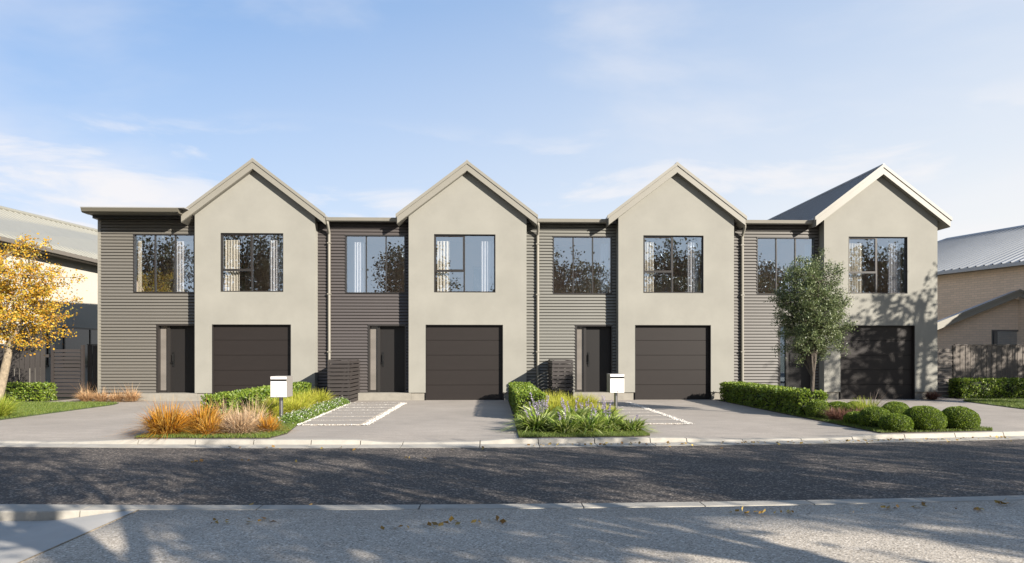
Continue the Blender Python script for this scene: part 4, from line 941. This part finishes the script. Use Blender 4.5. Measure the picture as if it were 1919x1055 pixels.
bigs = [((-28.5, -18, 0), 1.25), ((-20, -18.5, 0), 1.3), ((-6.6, -18, 0), 1.18), ((6.2, -18.5, 0), 1.1), ((16, -18, 0), 1.18), ((23.3, -18.5, 0), 1.05), ((34, -18, 0), 1.2)]
BLb = ['far left tall tree beyond the near verge', 'tall tree second from left beyond the near verge', 'tall tree third from left beyond the near verge', 'tall tree beyond the near verge right of the middle', 'tall tree third from right beyond the near verge', 'tall tree second from right beyond the near verge', 'far right tall tree beyond the near verge']
b0 = make_tree('tall_tree', BLb[0], 'tree', bigs[0][0], [((0, 0, 0), (.2, 0, 3.6), .24, .16)], (0, 0, 6.4), (3.1, 3.0, 3.3), 230, 6200, .21, .6, M['lf_street'], M['bark'], 31, clump=.33, limb_r=.10, group='tall trees seen in the windows', shell=.45, nlimb=12)
b0.scale = (bigs[0][1],) * 3
for k in range(1, 7): dup(b0, bigs[k][0], 1.1 * k, bigs[k][1], BLb[k], 'tall trees seen in the windows')
# tree outside the picture on the right whose shade falls across the rightmost garage
s1 = dup(t0, (19.7, 13.3, 0), 2.2, 1.28, 'tree on the verge right of the rightmost driveway', GT)
s2 = dup(t0, (22.3, 15.2, 0), .5, .95, 'unseen tree added to shade the brown paling fence', GT)  # unseen tree, added to throw shade on the right fence

# fallen leaves
LF = [(-2.07, 5.5), (-1.86, 5.54), (-.75, 5.26), (-.39, 5.36), (-.23, 5.42), (.01, 5.43), (2.04, 5.71), (2.24, 5.69), (2.48, 5.68), (2.99, 5.74), (3.45, 5.85), (3.75, 5.88), (4.17, 5.72), (4.55, 5.98)]
LR = [(-3.83, 6.27), (-3.56, 6.29), (-3.37, 6.28), (-3.05, 6.32), (-2.85, 6.24), (-2.3, 6.26), (-1.91, 6.26), (-4.59, 8.81), (-3.86, 8.97), (-3.22, 9.09), (-.99, 9.21), (-2.6, 8.9)]
P = []
for (x, y) in LF: P += [(x + rng.normal(0, .07), y + rng.normal(0, .035), .004) for _ in range(rng.integers(4, 9))]
for (x, y) in LR: P += [(x + rng.normal(0, .12), y + abs(rng.normal(0, .05)) + .03, -.070) for _ in range(rng.integers(2, 6))]
for _ in range(150): x = rng.choice([.9, 1.6, 2.0, 2.8, 4.0, 4.6, 5.6, 6.3, 7.2, 8.1, 8.6]) + rng.normal(0, .22); P.append((x, YF(x) + abs(rng.normal(.0, .12)) + .02, -.066))
for _ in range(50): x = rng.uniform(-4, 8.5); P.append((x, YF(x) - abs(rng.normal(.12, .2)), -.070))
P = np.array(P); V, F = leaves(P, .058, .7, 99, 0, .45); V = V.reshape(-1, 4, 3)
V[:, :, 2] = P[:, 2][:, None] + np.abs(V[:, :, 2] - P[:, 2][:, None]) * .6 + .002; V = V.reshape(-1, 3)
o = link('leaf_litter', np_mesh('leaf_litter', V, F, M['litter'])); o['kind'] = 'stuff'; tag(o, 'scattered dry fallen leaves along the kerbs and footpath', 'fallen leaves')
